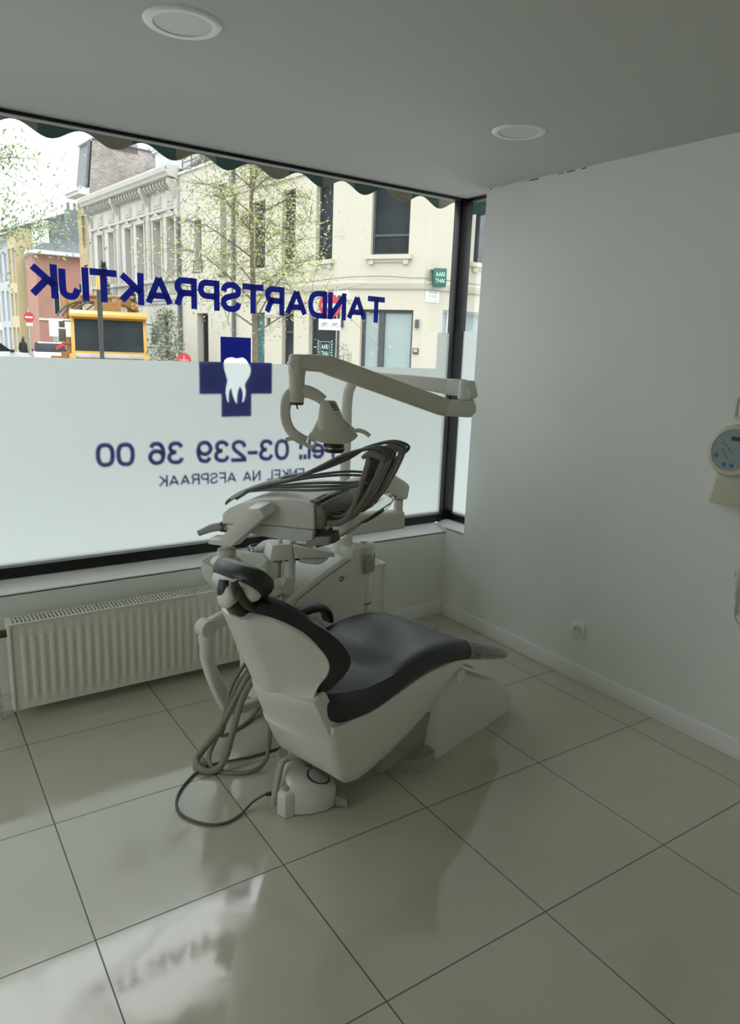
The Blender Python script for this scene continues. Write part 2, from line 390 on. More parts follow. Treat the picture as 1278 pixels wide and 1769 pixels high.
GL = {
 'T': (0.60, [[(0, 1), (.6, 1)], [(.3, 1), (.3, 0)]]),
 'A': (0.70, [[(0, 0), (.35, 1)], [(.35, 1), (.7, 0)], [(.13, .30), (.57, .30)]]),
 'N': (0.60, [[(0, 0), (0, 1)], [(0, 1), (.6, 0)], [(.6, 0), (.6, 1)]]),
 'D': (0.60, [[(0, 0), (0, 1)], [(0, 1), (.28, 1), (.46, .93), (.57, .75), (.6, .5), (.57, .25), (.46, .07), (.28, 0), (0, 0)]]),
 'R': (0.58, [[(0, 0), (0, 1)], [(0, 1), (.36, 1), (.50, .94), (.56, .76), (.50, .58), (.36, .51), (0, .51)], [(.32, .5), (.44, .42), (.50, .25), (.58, 0)]]),
 'S': (0.56, [[(.56, .72), (.50, .90), (.36, 1.0), (.2, 1.0), (.06, .90), (.02, .74), (.08, .60), (.28, .53), (.46, .45), (.55, .31), (.52, .12), (.38, 0), (.2, 0), (.06, .09), (0, .28)]]),
 'P': (0.56, [[(0, 0), (0, 1)], [(0, 1), (.36, 1), (.50, .93), (.56, .73), (.50, .53), (.36, .46), (0, .46)]]),
 'K': (0.60, [[(0, 0), (0, 1)], [(.58, 1), (0, .36)], [(.20, .55), (.6, 0)]]),
 'I': (0.0, [[(0, 0), (0, 1)]]),
 'J': (0.42, [[(.42, 1), (.42, .26), (.36, .07), (.22, 0), (.08, .06), (0, .30)]]),
 'E': (0.50, [[(0, 0), (0, 1)], [(0, 1), (.5, 1)], [(0, .51), (.46, .51)], [(0, 0), (.5, 0)]]),
 'F': (0.48, [[(0, 0), (0, 1)], [(0, 1), (.48, 1)], [(0, .50), (.42, .50)]]),
 'L': (0.46, [[(0, 0), (0, 1)], [(0, 0), (.46, 0)]]),
 'e': (0.46, [[(0, .36), (.46, .36), (.44, .52), (.34, .68), (.22, .70), (.08, .62), (0, .40), (.02, .18), (.12, .03), (.24, 0), (.36, .04), (.45, .18)]]),
 'l': (0.0, [[(0, 0), (0, 1)]]),
 '.': (0.0, [[(0, -.05), (0, .08)]]),
 ':': (0.0, [[(0, -.05), (0, .08)], [(0, .58), (0, .71)]]),
 '-': (0.28, [[(0, .38), (.28, .38)]]),
 '0': (0.50, [[(.25, 1), (.10, .94), (.02, .75), (0, .5), (.02, .25), (.10, .06), (.25, 0), (.40, .06), (.48, .25), (.5, .5), (.48, .75), (.40, .94), (.25, 1)]]),
 '2': (0.50, [[(0, .70), (.04, .88), (.15, .98), (.30, 1.0), (.44, .90), (.47, .72), (.40, .55), (.2, .33), (.03, .14), (0, 0)], [(0, 0), (.5, 0)]]),
 '3': (0.50, [[(.02, .78), (.10, .95), (.26, 1), (.40, .94), (.45, .76), (.38, .58), (.22, .53)], [(.22, .53), (.40, .48), (.5, .28), (.43, .08), (.26, 0), (.09, .05), (0, .24)]]),
 '6': (0.50, [[(.46, .80), (.38, .96), (.26, 1), (.10, .92), (.01, .62), (.02, .28), (.10, .07), (.25, 0), (.40, .06), (.5, .30), (.42, .54), (.27, .62), (.10, .54), (.02, .38)]]),
 '9': (0.50, [[(.04, .20), (.12, .04), (.24, 0), (.40, .08), (.49, .38), (.48, .72), (.40, .93), (.25, 1), (.10, .94), (0, .70), (.08, .46), (.23, .38), (.40, .46), (.48, .62)]]),
}
def vinyl_text(name, body, xr, xl, zr, zl, h, wt, mt, gap=.2, sp=.42):
    """stroke-drawn lettering cut from vinyl, reads from the street: starts at xr and runs towards -x"""
    hw = wt / 2; strokes = []; x = hw
    for ch in body:
        if ch == ' ': x += sp; continue
        w, ss = GL[ch]
        for st in ss: strokes.append([(x + a, hw + b_ * (1 - wt)) for a, b_ in st])
        x += w + gap + wt * .55
    W_ = x - gap - wt * .55 + hw
    kx = (xr - xl) / W_; b = MB()
    for i, st in enumerate(strokes):
        pts = [(xr - a * kx, c * h) for a, c in st]
        if len(pts) > 2: pts = spl2(pts, 4)
        hx = hw * h
        n = len(pts); L0, R0 = [], []
        closed = pts[0] == pts[-1]
        for j in range(n):
            p, q = pts[max(j - 1, 0)], pts[min(j + 1, n - 1)]
            if closed and j in (0, n - 1): p, q = pts[-2], pts[1]
            dx, dz = q[0] - p[0], q[1] - p[1]; l = math.hypot(dx, dz) or 1; dx, dz = dx / l, dz / l
            e = 0
            if not closed and j == 0 and len(st) == 2: e = -hx
            if not closed and j == n - 1 and len(st) == 2: e = hx
            if body == '': e = 0
            cx, cz = pts[j][0] + dx * e * (abs(dz) < .2 or abs(dx) < .2) * .98, pts[j][1] + dz * e * (abs(dz) < .2 or abs(dx) < .2) * .98
            L0.append((cx - dz * hx, cz + dx * hx)); R0.append((cx + dz * hx, cz - dx * hx))
        def w3(p): 
            t = (xr - p[0]) / (xr - xl); return (p[0], TY + .00012 * (i % 3), zr + (zl - zr) * t + max(0, min(h, p[1])))
        b.rings([[w3(p) for p in L0], [w3(p) for p in R0]], closed=False)
    return b.build(name, mt, win, flat=True)
vinyl_text('practice_lettering', 'TANDARTSPRAKTIJK', -0.437, -2.350, 1.830, 1.850, 0.147, 0.205, M['vinyl'], .12)
vinyl_text('phone_number_lettering', 'Tel.: 03-239 36 00', -0.715, -2.106, 1.048, 1.076, 0.120, 0.18, M['vinyl'], .10)
vinyl_text('appointment_lettering', 'ENKEL NA AFSPRAAK', -0.958, -1.803, 0.943, 0.957, 0.060, 0.17, M['vinyl'], .15, .5)
def flat(outl, y): 
    b = MB(); b.poly([(x, y, z) for x, z in outl]); return b
x0, x1, xa, xb = -1.579, -1.168, -1.460, -1.290; z0, z1, za, zb = 1.305, 1.715, 1.424, 1.588
# white tooth laid over the cross, three roots
px = [(425,440),(440,395),(480,365),(545,352),(600,372),(640,362),(690,352),(740,385),(770,440),(798,500),(795,570),(770,640),(725,710),(715,750),(728,830),(722,900),(705,965),(688,1000),(676,990),(684,930),(686,860),(668,800),(645,762),(620,830),(606,920),(603,1020),(575,980),(545,900),(522,780),(500,830),(490,910),(488,1005),(465,960),(448,870),(455,770),(475,690),(455,610),(430,520)]
tw = [(-1.579 + (p - 95) / 1010 * 0.411, 1.587 - (q - 425) / 450 * 0.163) for p, q in px]
def filled(name, loops, y, m, par):
    bm = bmesh.new()
    for lp in loops:
        vs = [bm.verts.new((x, y, z)) for x, z in lp]
        for i in range(len(vs)): bm.edges.new((vs[i], vs[(i + 1) % len(vs)]))
    bmesh.ops.triangle_fill(bm, use_beauty=True, edges=bm.edges[:])
    me = bpy.data.meshes.new(name); bm.to_mesh(me); bm.free(); me.materials.append(m)
    o = bpy.data.objects.new(name, me); COL.objects.link(o); o.parent = par; return o
cl = [(x0, za), (xa, za), (xa, z0), (xb, z0), (xb, za), (x1, za), (x1, zb), (xb, zb), (xb, z1), (xa, z1), (xa, zb), (x0, zb)]
cross = filled('cross_emblem', [cl, tw], TY, M['vinyl'], win)
filled('white_tooth', [tw], TY + .0003, M['toothwhite'], cross)

# ceiling downlights
def downlight(x, y, lab):
    t = empty('ceiling_light', (x, y, H), lab, 'ceiling light', group='recessed ceiling lights')
    b = MB(); b.lathe([(0.082, -0.001), (0.084, -0.006), (0.094, -0.007), (0.108, -0.005), (0.112, -0.001), (0.112, 0.0)], n=48, cap0=False, cap1=False); b.build('trim_ring', M['trim'], t)
    b = MB(); b.lathe([(0.0815, 0.0), (0.0815, -0.003), (0.06, -0.0035), (0.001, -0.0035)], n=48, cap0=False); b.build('diffuser', M['white2'], t)
downlight(-2.117, -1.150, 'round white recessed ceiling light near the window, the larger looking of the two')
downlight(-0.650, -1.055, 'round white recessed ceiling light closest to the right wall corner')

# radiator
RX1, RX2, RYF, RYB, RZ0, RZ1 = -2.575, -0.565, -0.145, -0.045, 0.055, 0.462
t = empty('radiator', ((RX1 + RX2) / 2, -0.09, 0), 'long cream panel radiator under the shop window', 'radiator')
off = t.location
b = MB(off)
nx = 620; rows = [(RZ0, 0), (RZ0 + 0.045, 0), (RZ0 + 0.06, 1), (RZ1 - 0.075, 1), (RZ1 - 0.06, 0), (RZ1 - 0.012, 0), (RZ1 - 0.006, 0)]
R = []
for z, a in rows:
    r = []
    for i in range(nx + 1):
        x = RX1 + 0.014 + (RX2 - RX1 - 0.028) * i / nx
        ph = ((x - RX1 - 0.04) / 0.0393) % 1.0
        d = 0.0
        if RX1 + 0.04 < x < RX2 - 0.04: d = 0.006 * max(0.0, min(1.0, (0.5 - abs(ph - 0.5)) * 5 - 0.75)) 
        r.append((x, RYF + 0.006 - d * a, z))
    R.append(r)
b.rings(R, closed=False)
b.build('front_panel', M['rad'], t)
b = MB(off); b.box(RX1 + 0.014, RX2 - 0.014, RYF + 0.008, RYF + 0.018, RZ0, RZ1 - 0.008); b.box(RX1 + 0.03, RX2 - 0.03, RYB - 0.015, RYB, RZ0, RZ1 - 0.02); b.build('convector_body', M['rad'], t)
b = MB(off)
b.box(RX1, RX1 + 0.012, RYF, RYB, RZ0, RZ1 - 0.002); b.build('side_panel', M['rad'], t, bevel=0.003)
b = MB(off)
b.box(RX2 - 0.012, RX2, RYF, RYB, RZ0, RZ1 - 0.002); b.build('side_panel', M['rad'], t, bevel=0.003)
b = MB(off)
b.box(RX1, RX2, RYF - 0.001, RYF + 0.014, RZ1 - 0.006, RZ1); b.box(RX1, RX2, RYB - 0.012, RYB, RZ1 - 0.006, RZ1)
x = RX1 + 0.022
b.box(RX1, x, RYF + 0.014, RYB - 0.012, RZ1 - 0.006, RZ1)
while x < RX2 - 0.03:
    b.box(x + 0.009, x + 0.0165, RYF + 0.012, RYB - 0.010, RZ1 - 0.006, RZ1); x += 0.0165
b.box(x, RX2, RYF + 0.014, RYB - 0.012, RZ1 - 0.006, RZ1)
b.build('top_grille', M['rad'], t, smooth=False)
for xx in (-2.2, -0.95):
    b = MB(off); b.box(xx, xx + 0.03, RYB - 0.001, -0.0005, 0.12, 0.40); b.build('wall_bracket', M['rad'], t)
b = MB(off); b.lathe([(0.018, 0), (0.018, 0.03)], (RX1 - 0.03, -0.09, RZ1 - 0.055), (0, 1, 0), (0, 0, 1), (1, 0, 0), 16)
b.tube([(RX1 - 0.02, -0.09, RZ1 - 0.055), (RX1 - 0.045, -0.09, RZ1 - 0.06), (RX1 - 0.055, -0.09, RZ1 - 0.085), (RX1 - 0.055, -0.09, RZ1 - 0.12)], 0.009, 10, smooth=4)
b.lathe([(0.012, 0), (0.016, 0.01), (0.016, 0.045), (0.012, 0.055)], (RX1 - 0.055, -0.09, RZ1 - 0.165), n=14)
b.build('valve', M['brass'], t)
b = MB(off); b.tube([(RX1 - 0.055, -0.09, RZ1 - 0.16), (RX1 - 0.055, -0.09, 0.17)], 0.007, 10)
b.build('feed_pipe', M['brass'], t)
b = MB(off); b.lathe([(0.012, 0), (0.012, 0.05), (0.02, 0.055), (0.02, 0.085), (0.014, 0.09), (0.017, 0.12), (0.017, 0.16), (0.010, 0.175)], (RX1 - 0.055, -0.09, 0.0), n=16)
b.lathe([(0.014, 0), (0.014, 0.04), (0.009, 0.05)], (RX1 - 0.055, -0.09, 0.11), (0, 1, 0), (0, 0, 1), (1, 0, 0), 14)
b.build('return_valve', M['white2'], t)

# socket outlet
t = empty('wall_socket', (0, -1.112, 0.276), 'white round-hole wall socket low on the right wall', 'socket')
b = MB(); b.box(-0.011, 0, -0.0425, 0.0425, -0.0425, 0.0425); b.build('cover_plate', M['trim'], t, bevel=0.004)
b = MB(); b.lathe([(0.026, 0.0), (0.026, 0.004), (0.0225, 0.005), (0.0215, -0.001), (0.021, -0.002), (0.0005, -0.002)], (-0.0112, 0, 0), (0, 1, 0), (0, 0, 1), (-1, 0, 0), 28, cap0=False)
b.build('socket_well', M['white2'], t)
for yy in (-0.0095, 0.0095):
    b = MB(); b.lathe([(0.003, 0), (0.003, 0.0015)], (-0.0135, yy, 0), (0, 1, 0), (0, 0, 1), (-1, 0, 0), 10); b.build('contact_hole', M['void'], t)
b = MB(); b.lathe([(0.0025, 0), (0.0025, 0.009), (0.001, 0.011)], (-0.0135, 0, 0.011), (0, 1, 0), (0, 0, 1), (-1, 0, 0), 10); b.build('earth_pin', M['metal'], t)

# x-ray control box on the right wall
t = empty('x_ray_control', (0, -1.83, 1.10), 'cream wall control unit with round grey keypad on the right wall', 'control unit')
off = t.location
b = MB(off)
yc = -1.845
b.rings([[(0, yc + 0.125, 1.095), (0, yc - 0.125, 1.095), (0, yc - 0.09, 1.38), (0, yc + 0.09, 1.38)],
         [(-0.075, yc + 0.085, 1.102), (-0.075, yc - 0.085, 1.102), (-0.055, yc - 0.05, 1.37), (-0.055, yc + 0.05, 1.37)]])
b.build('housing', M['cream'], t, bevel=0.008)
Zx = Vector((-0.985, 0, 0.17)).normalized(); Yx = Vector((0, 1, 0)); Xx = Yx.cross(Zx)
cc = Vector((-0.045, yc + 0.012, 1.325))
b = MB(off); b.lathe([(0.086, -0.03), (0.104, -0.02), (0.108, 0.0), (0.108, 0.022), (0.102, 0.034), (0.088, 0.037), (0.085, 0.034)], cc, Xx, Yx, Zx, 56, cap1=False); b.build('keypad_bezel', M['cream'], t)
b = MB(off); b.lathe([(0.0855, 0.030), (0.0855, 0.0335), (0.001, 0.0335)], cc, Xx, Yx, Zx, 56, cap0=False); kp = b.build('keypad', M['panelgrey'], t)
up_ = -Xx if Xx.z < 0 else Xx
def onk(a, c, d=0.0345): return cc + Yx * a + up_ * c + Zx * d
for a, c in ((0.062, -0.028), (0.02, -0.062), (-0.012, -0.062)):
    b = MB(off); b.lathe([(0.0085, 0), (0.0085, 0.002)], onk(a, c), Xx, Yx, Zx, 18); b.build('keypad_button', M['blue'], kp)
b = MB(off); b.obox(onk(0.012, 0.040), Yx * -0.06, up_ * 0.016, Zx * 0.001); b.build('display', M['dark'], kp)
b = MB(off)
for i, (a, c) in enumerate(((0.045, 0.022), (0.03, 0.012), (0.016, 0.0), (0.004, -0.012), (0.04, -0.012), (0.028, -0.024), (0.017, -0.036))):
    b.obox(onk(a, c), Yx * -0.004, up_ * 0.011, Zx * 0.0008)
b.build('keypad_symbols', M['print'], kp)
b = MB(off); b.lathe([(0.003, -0.003), (0.003, 0)], (-0.03, yc + 0.07, 1.097), n=10); b.build('screw', M['dark'], t)

# coiled hand switch further along
t = empty('hand_switch', (0, -1.93, 0.64), 'pale ribbed handset cable end hanging at the right wall edge', 'hand switch')
off = t.location
b = MB(off)
prof = []
for i in range(14): prof += [(0.0085 + i * 0.0003, i * 0.005), (0.0072 + i * 0.0003, i * 0.005 + 0.003)]
b.lathe(prof + [(0.017, 0.085), (0.019, 0.12), (0.019, 0.2), (0.014, 0.215)], (-0.03, -1.925, 0.64), n=18)
b.build('grip', M['ivory'], t)
b = MB(off); b.tube([(-0.03, -1.925, 0.645), (-0.03, -1.93, 0.625), (-0.03, -1.96, 0.60), (-0.03, -2.02, 0.62), (-0.03, -2.06, 0.75), (-0.03, -2.0, 1.05), (-0.03, -1.93, 1.10)], 0.004, 8, smooth=6); b.build('cord', M['ivory'], t)
b = MB(off); b.box(-0.04, 0, -1.95, -1.90, 0.80, 0.83); b.build('cradle', M['ivory'], t, bevel=0.004)
# bracket ring above the control
t = empty('wall_hook', (0, -1.84, 1.5), 'pale loop shaped holder at the wall edge above the control unit', 'hook')
off = t.location
b = MB(off)
loop = [(0.055 * ca - (0.0), cb) for ca, cb in rrect(1.6, 0.075, 0.03, 5)]
b.tube([(-0.03, -1.845 + a, 1.50 + c) for a, c in loop] + [(-0.03, -1.845 + loop[0][0], 1.50 + loop[0][1])], 0.007, 8)
b.tube([(-0.03, -1.87, 1.50 - 0.034), (0, -1.87, 1.47)], 0.006, 8)
b.build('loop', M['ivory'], t)
# ------------------------------------------------------------------ dental chair and its equipment (local frame: x = towards the feet, y = towards the window)
PHI = math.radians(14)
def uv_loc(u, v, z=0.0): return (u * math.cos(PHI) - v * math.sin(PHI), u * math.sin(PHI) + v * math.cos(PHI), z)
U0, V0 = -1.70, -0.85
chair = empty('dental_chair', uv_loc(U0, V0), 'white dental chair with black upholstery standing on the tiled floor', 'dental chair', PHI)
CO = (U0, V0, 0)
VC = -0.85

# seat and leg rest cushion
seat = [(-2.150, .205, .492, .535), (-2.135, .236, .462, .548), (-2.09, .250, .44, .553), (-2.03, .255, .43, .54), (-1.93, .256, .430, .525), (-1.82, .256, .450, .53), (-1.72, .256, .468, .545), (-1.62, .256, .478, .558),
        (-1.52, .256, .476, .558), (-1.42, .254, .460, .545), (-1.33, .25, .437, .520)]
def seat_section(u, hw, zb, zt, dip, n=11):
    ring = []
    th = zt - zb; r = min(th * 0.48, 0.05)
    # top from -hw to hw
    for i in range(n):
        s = -1 + 2 * i / (n - 1); ring.append((u, VC + s * (hw - r * 0.75), zt - dip * (1 - s * s)))
    for a in (68, 45, 22, 0, -22, -45, -68):
        ring.append((u, VC + hw - r + r * math.cos(math.radians(a)), (zt + zb) / 2 + (th / 2) * math.sin(math.radians(a))))
    for i in range(n):
        s = 1 - 2 * i / (n - 1); ring.append((u, VC + s * (hw - r * 0.9), zb))
    for a in (248, 225, 202, 180, 158, 135, 112):
        ring.append((u, VC - hw + r + r * math.cos(math.radians(a)), (zt + zb) / 2 + (th / 2) * math.sin(math.radians(a))))
    t = max(0, min(1, (-2.0 - u) / .12)) * .30
    return [(x, VC + (y - VC) * (1 - t) if y > VC else y, z) for x, y, z in ring]
b = MB(CO)
b.rings([seat_section(u, w, zb, zt, 0.024 * max(0, min(1, (-1.70 - u) / 0.12)) * max(0, min(1, (u + 2.17) / 0.10))) for u, w, zb, zt in dense(seat, 4)])
b.build('seat_cushion', M['leather'], chair)
foot = [(-1.332, .2515, .436, .522), (-1.2, .236, .390, .468), (-1.05, .207, .336, .404), (-.93, .178, .292, .350), (-.86, .155, .268, .318)]
b = MB(CO); b.rings([seat_section(u, w, zb, zt, 0.004) for u, w, zb, zt in dense(foot, 4)])
b.build('leg_rest_cover', M['cover'], chair)['label'] = 'clear plastic sleeve over the foot end'
foot = [(-.862, .1545, .270, .316), (-.835, .135, .266, .304), (-.822, .112, .270, .296), (-.815, .095, .275, .290)]
b = MB(CO); b.rings([seat_section(u, w, zb, zt, 0.002) for u, w, zb, zt in dense(foot, 3)])
b.build('foot_end', M['leather'], chair)

# seat shell
sh = [(-2.135, .245, .19, .455, .395), (-2.10, .248, .19, .452, .31), (-2.04, .248, .175, .45, .20), (-1.985, .248, .165, .445, .145), (-1.93, .248, .16, .443, .130), (-1.80, .248, .155, .46, .146), (-1.66, .248, .15, .48, .182), (-1.52, .247, .145, .48, .245), (-1.42, .245, .145, .468, .33), (-1.35, .24, .16, .45, .408)]
b = MB(CO); R = []
for u, ht, hb, zt, zb in dense(sh, 4):
    ring = [(u, VC - ht, zt), (u, VC - ht - 0.002, zt - 0.03 * min(1, (zt - zb) / .1))]
    zm = zb + (zt - zb) * 0.30
    ring += [(u, VC - ht * .99, zt - (zt - zm) * .45), (u, VC - (ht * .75 + hb * .25), zm), (u, VC - (ht*.25 + hb * .75) - 0.01, zb + (zt - zb) * .08), (u, VC - hb, zb)]
    t_ = max(0, min(1, (-1.96 - u) / .15)) * .42
    ring += [(u, VC + (VC - y) * (1 - t_), z) for _, y, z in ring[::-1]]
    R.append(ring)
b.rings(R); b.build('seat_shell', M['white'], chair, bevel=0.004)
b = MB(CO); b.prism([(-2.02, .22), (-1.93, .150), (-1.80, .160), (-1.68, .19), (-1.6, .23), (-1.66, .27), (-1.8, .30), (-1.98, .30)], (0, VC - 0.232, 0), (1, 0, 0), (0, 0, 1), (0, 1, 0), 0.03, taper=0.96)
# pivot discs where the shell meets the base
b = MB(CO); b.lathe([(0.030, 0), (0.030, 0.004), (0.024, 0.006)], (-1.40, VC - 0.247, 0.395), (1, 0, 0), (0, 0, 1), (0, -1, 0), 24); b.build('pivot_cap', M['white2'], chair)

# backrest: spine line goes down from the neck
SA, SB = Vector((-2.33, 0, 0.85)), Vector((0.404, 0, -0.915))
FN = Vector((0.915, 0, 0.404))
def bk(a, s, f): 
    p = SA + SB * a + FN * f; return (p.x, VC + s, p.z)
shell = [(.0, .07, .0), (.012, .112, .018), (.045, .166, .042), (.10, .205, .068), (.17, .235, .088), (.22, .242, .088), (.265, .226, .064), (.305, .188, .046), (.35, .172, .036), (.41, .172, .036), (.47, .180, .036), (.485, .176, .045)]
b = MB(CO); R = []
for a, w, f in dense(shell, 4):
    rd = .066 - .01 * max(0, min(1, (a - .3) / .15))
    t_ = max(0, min(1, (a - .28) / .05)); wn, fn = w + .022 * t_, f - .03 * t_; wf, ff = w - .055 * t_, f + .03 * t_
    back = [(-wn, fn), (-wn * .8 - rd * .2, fn * .72 - .004), (-wn * .5 - rd * .5, fn * .34 - .012), (-rd - .012, -.010), (-rd, -.022), (-rd * .6, -.030), (0, -.033), (rd * .6, -.030), (rd, -.022), (rd + .012, -.010), (wf * .5 + rd * .5, ff * .34 - .012), (wf * .8 + rd * .2, ff * .72 - .004), (wf, ff)]
    front = [(s, g + .012) for s, g in [(wf, ff), (wf * .5, ff * .45 + .012), (0, .02), (-wn * .5, fn * .45 + .012), (-wn, fn)]]
    R.append([bk(a, s, g) for s, g in back + front])
b.rings(R); bs = b.build('backrest_shell', M['white'], chair)
cush = [(-.035, .085, .0), (-.014, .125, .03), (.012, .162, .05), (.05, .205, .07), (.11, .252, .098), (.17, .282, .112), (.225, .29, .112), (.27, .272, .09), (.31, .235, .055), (.34, .20, .022), (.36, .165, .005), (.375, .12, .0)]
b = MB(CO); R = []
tab = dense(cush, 4)
for i, (a, w, f) in enumerate(tab):
    rear = []; fr = []; n = 16
    for k in range(n + 1):
        q = -1 + 2 * k / n; s = q * w
        g = f * abs(q) ** 1.7
        e = math.sqrt(max(0, 1 - abs(q) ** 5))
        rear.append((s, g + .028 - .026 * e)); fr.append((s, g + .030 + .045 * e))
    R.append([bk(a, s, g) for s, g in rear + fr[::-1]])
b.rings(R); b.build('backrest_cushion', M['leather'], chair)
# hinge cover behind the seat
b = MB(CO)
R = []
for a, w, d in ((.322, .166, -.008), (.335, .172, .001), (.36, .175, .004), (.42, .180, .006), (.475, .186, .004), (.49, .183, .014)):
    R.append([bk(a, s, g) for s, g in [(-w - .044, .06), (-w - .048, .002), (-w * .86, -.018 - d), (-.055, -.034 - d), (.050, -.034 - d), (.085, -.016 - d), (.115, .04), (.115, .09)]])
b.rings(R); b.build('hinge_cover', M['white2'], chair, bevel=0.004)
b = MB(CO)
o = Vector(bk(.36, -.02, -.0345)); b.lathe([(0.024, -0.003), (0.024, 0.001), (0.021, 0.002), (0.006, 0.0022), (0.004, 0.004), (0.001, 0.004)], o, (0, 1, 0), SB, -FN, 24, cap0=False); b.build('hinge_cap', M['white2'], chair)

# head rest
HC = Vector((-2.330, VC, 0.945)); Hh = Vector((-0.70, 0, 0.71)).normalized(); Hn = Vector((0.71, 0, 0.70)).normalized(); Hv = Vector((0, 1, 0))
def sup(a, rx, ry, p=2.6):
    c, s = math.cos(a), math.sin(a)
    return rx * math.copysign(abs(c) ** (2 / p), c), ry * math.copysign(abs(s) ** (2 / p), s)
def pad(bm_, prof, n=48):
    bm_.rings([[HC + Hv * sup(2 * PI * k / n, rx, ry)[0] + Hh * sup(2 * PI * k / n, rx, ry)[1] + Hn * (z + bend * (sup(2 * PI * k / n, rx, ry)[0] / .14) ** 2) for k in range(n)] for rx, ry, z, bend in prof])
hr = None
b = MB(CO); pad(b, [(.085, .044, -.016, .012), (.108, .058, -.014, .012), (.117, .066, -.004, .012), (.120, .069, .012, .012), (.119, .068, .030, .012), (.110, .060, .044, .012), (.085, .044, .052, .010), (.05, .026, .054, .006), (.01, .005, .054, 0)])
hr = b.build('headrest_cushion', M['leather'], chair)
b = MB(CO); pad(b, [(.02, .01, -.046, .0), (.062, .026, -.045, .004), (.088, .040, -.040, .006), (.099, .049, -.030, .010), (.102, .053, -.020, .012), (.102, .052, -.01, .012)])
b.build('headrest_shell', M['white'], chair)
# neck hinge and locking knob
b = MB(CO)
b.sweep([(-2.385, VC - .0, .965), (-2.39, VC - .005, .925), (-2.355, VC, .885), (-2.33, VC, .85), (-2.305, VC, .82)], [.035, .045, .06, .08, .10], [.03, .04, .05, .045, .03], up=(-1, 0, .3), smooth=4)
b.build('neck_hinge', M['dark'], chair)
b = MB(CO); b.sweep([(-2.405, -.92, .985), (-2.395, -.92, .955), (-2.365, -.915, .915), (-2.325, -.91, .880), (-2.285, -.91, .868)], [.016, .022, .03, .03, .03], [.02, .03, .036, .036, .03], up=(-.6, 0, .8), smooth=4); b.build('neck_bracket', M['dark'], chair)
b = MB(CO); b.sweep([(-2.30, VC, .90), (-2.29, VC, .872), (-2.285, VC, .84)], [.16, .14, .17], [.03, .03, .03], up=(1, 0, .5), smooth=4); b.build('neck_pad', M['leather'], chair)
b = MB(CO); K = Vector((-.95, .05, .25)).normalized(); kx = K.orthogonal().normalized(); ky = K.cross(kx)
b.lathe([(.018, -.03), (.028, -.012), (.036, .0), (.036, .010), (.030, .018), (.018, .022), (.002, .023)], (-2.388, VC - .018, .915), kx, ky, K, 28); b.build('locking_knob', M['white2'], chair)

# far arm rest
b = MB(CO); b.sweep([(-1.88, -.545, .585), (-1.80, -.545, .612), (-1.72, -.545, .618), (-1.66, -.545, .605), (-1.625, -.545, .575), (-1.612, -.545, .535)], .062, [.03, .034, .034, .034, .03, .02], up=(0, 0, 1), smooth=5, rad=.45, seg=5)
b.build('armrest_pad', M['leather'], chair)
b = MB(CO); b.sweep([(-1.86, -.545, .560), (-1.75, -.545, .59), (-1.69, -.548, .57), (-1.66, -.56, .50), (-1.66, -.59, .43)], .045, [.022, .026, .032, .04, .04], up=(.3, 0, 1), smooth=4); b.build('armrest_support', M['white2'], chair)

# base plate, lift box
b = MB(CO)
pl_ = spl2([(-1.955, -.84), (-1.88, -.882), (-1.75, -.905), (-1.66, -.928), (-1.615, -.965), (-1.59, -1.015), (-1.555, -1.042), (-1.50, -1.047), (-1.455, -1.035), (-1.44, -.95), (-1.44, -.80), (-1.46, -.66), (-1.52, -.64), (-1.60, -.66), (-1.68, -.64), (-1.78, -.60), (-1.85, -.565), (-1.91, -.565), (-1.95, -.61), (-1.965, -.72), (-1.955, -.84)], 3)[:-1]
b.rings([[(x, y, 0.0) for x, y in pl_], [(x, y, .052) for x, y in pl_], [(-1.7 + (x + 1.7) * .985, -.83 + (y + .83) * .975, .060) for x, y in pl_]])
b.build('base_plate', M['baseplate'], chair)
b = MB(CO)
prof = [(-1.455, 0), (-.83, 0), (-.80, .03), (-.795, .075), (-.83, .115), (-.96, .185), (-1.10, .255), (-1.20, .305), (-1.27, .335), (-1.34, .345), (-1.40, .325)]
vn, vf = -1.028, -.80
R = []
for v, k in ((vf, .0), (vf - .01, .008), (vn + .06, .012), (vn + .02, .006), (vn + .004, -.004), (vn, -.014)):
    t_ = (v - vf) / (vn - vf)
    R.append([(u + (-.09 * (1 - t_) + 0.03 * max(0, (t_ - .85) / .15) if u < -1.3 else (-.03 * max(0, (t_ - .8) / .2) if u > -.9 else 0)), v + .035 * max(0, z) / .3 * t_, max(0, z + (k if z > .02 else 0))) for u, z in prof])
b.rings(R); b.build('lift_box', M['white'], chair, bevel=0.006)
b = MB(CO); b.sweep([(-1.42, -.87, .30), (-1.30, -.87, .352), (-1.15, -.87, .29)], .10, .02, rad=.2); b.build('lift_box_slot', M['dark'], chair)
b = MB(CO); b.obox((-1.06, -.86, .262), (.13, 0, -.068), (0, .07, 0), (0, 0, .012)); b.build('lift_box_lid', M['white2'], chair, bevel=.003)
b = MB(CO); b.sweep([(-1.40, -.9, .12), (-1.55, -.88, .24), (-1.70, -.86, .30)], .14, .09, smooth=3); b.sweep([(-1.36, -.9, .24), (-1.5, -.88, .37), (-1.62, -.86, .43)], .12, .05, smooth=3)
b.box(-1.74, -1.42, -.98, -.74, .055, .20)  # block enlarged to cut off a bright window reflection on the floor
b.build('lift_arm', M['grey'], chair, bevel=.004)
b = MB(CO); b.lathe([(.012, -.06), (.012, 0), (.009, .004)], (-1.345, -1.0, .355), (1, 0, 0), (0, 0, 1), (0, -1, 0), 16); b.build('lift_pin', M['dark'], chair)

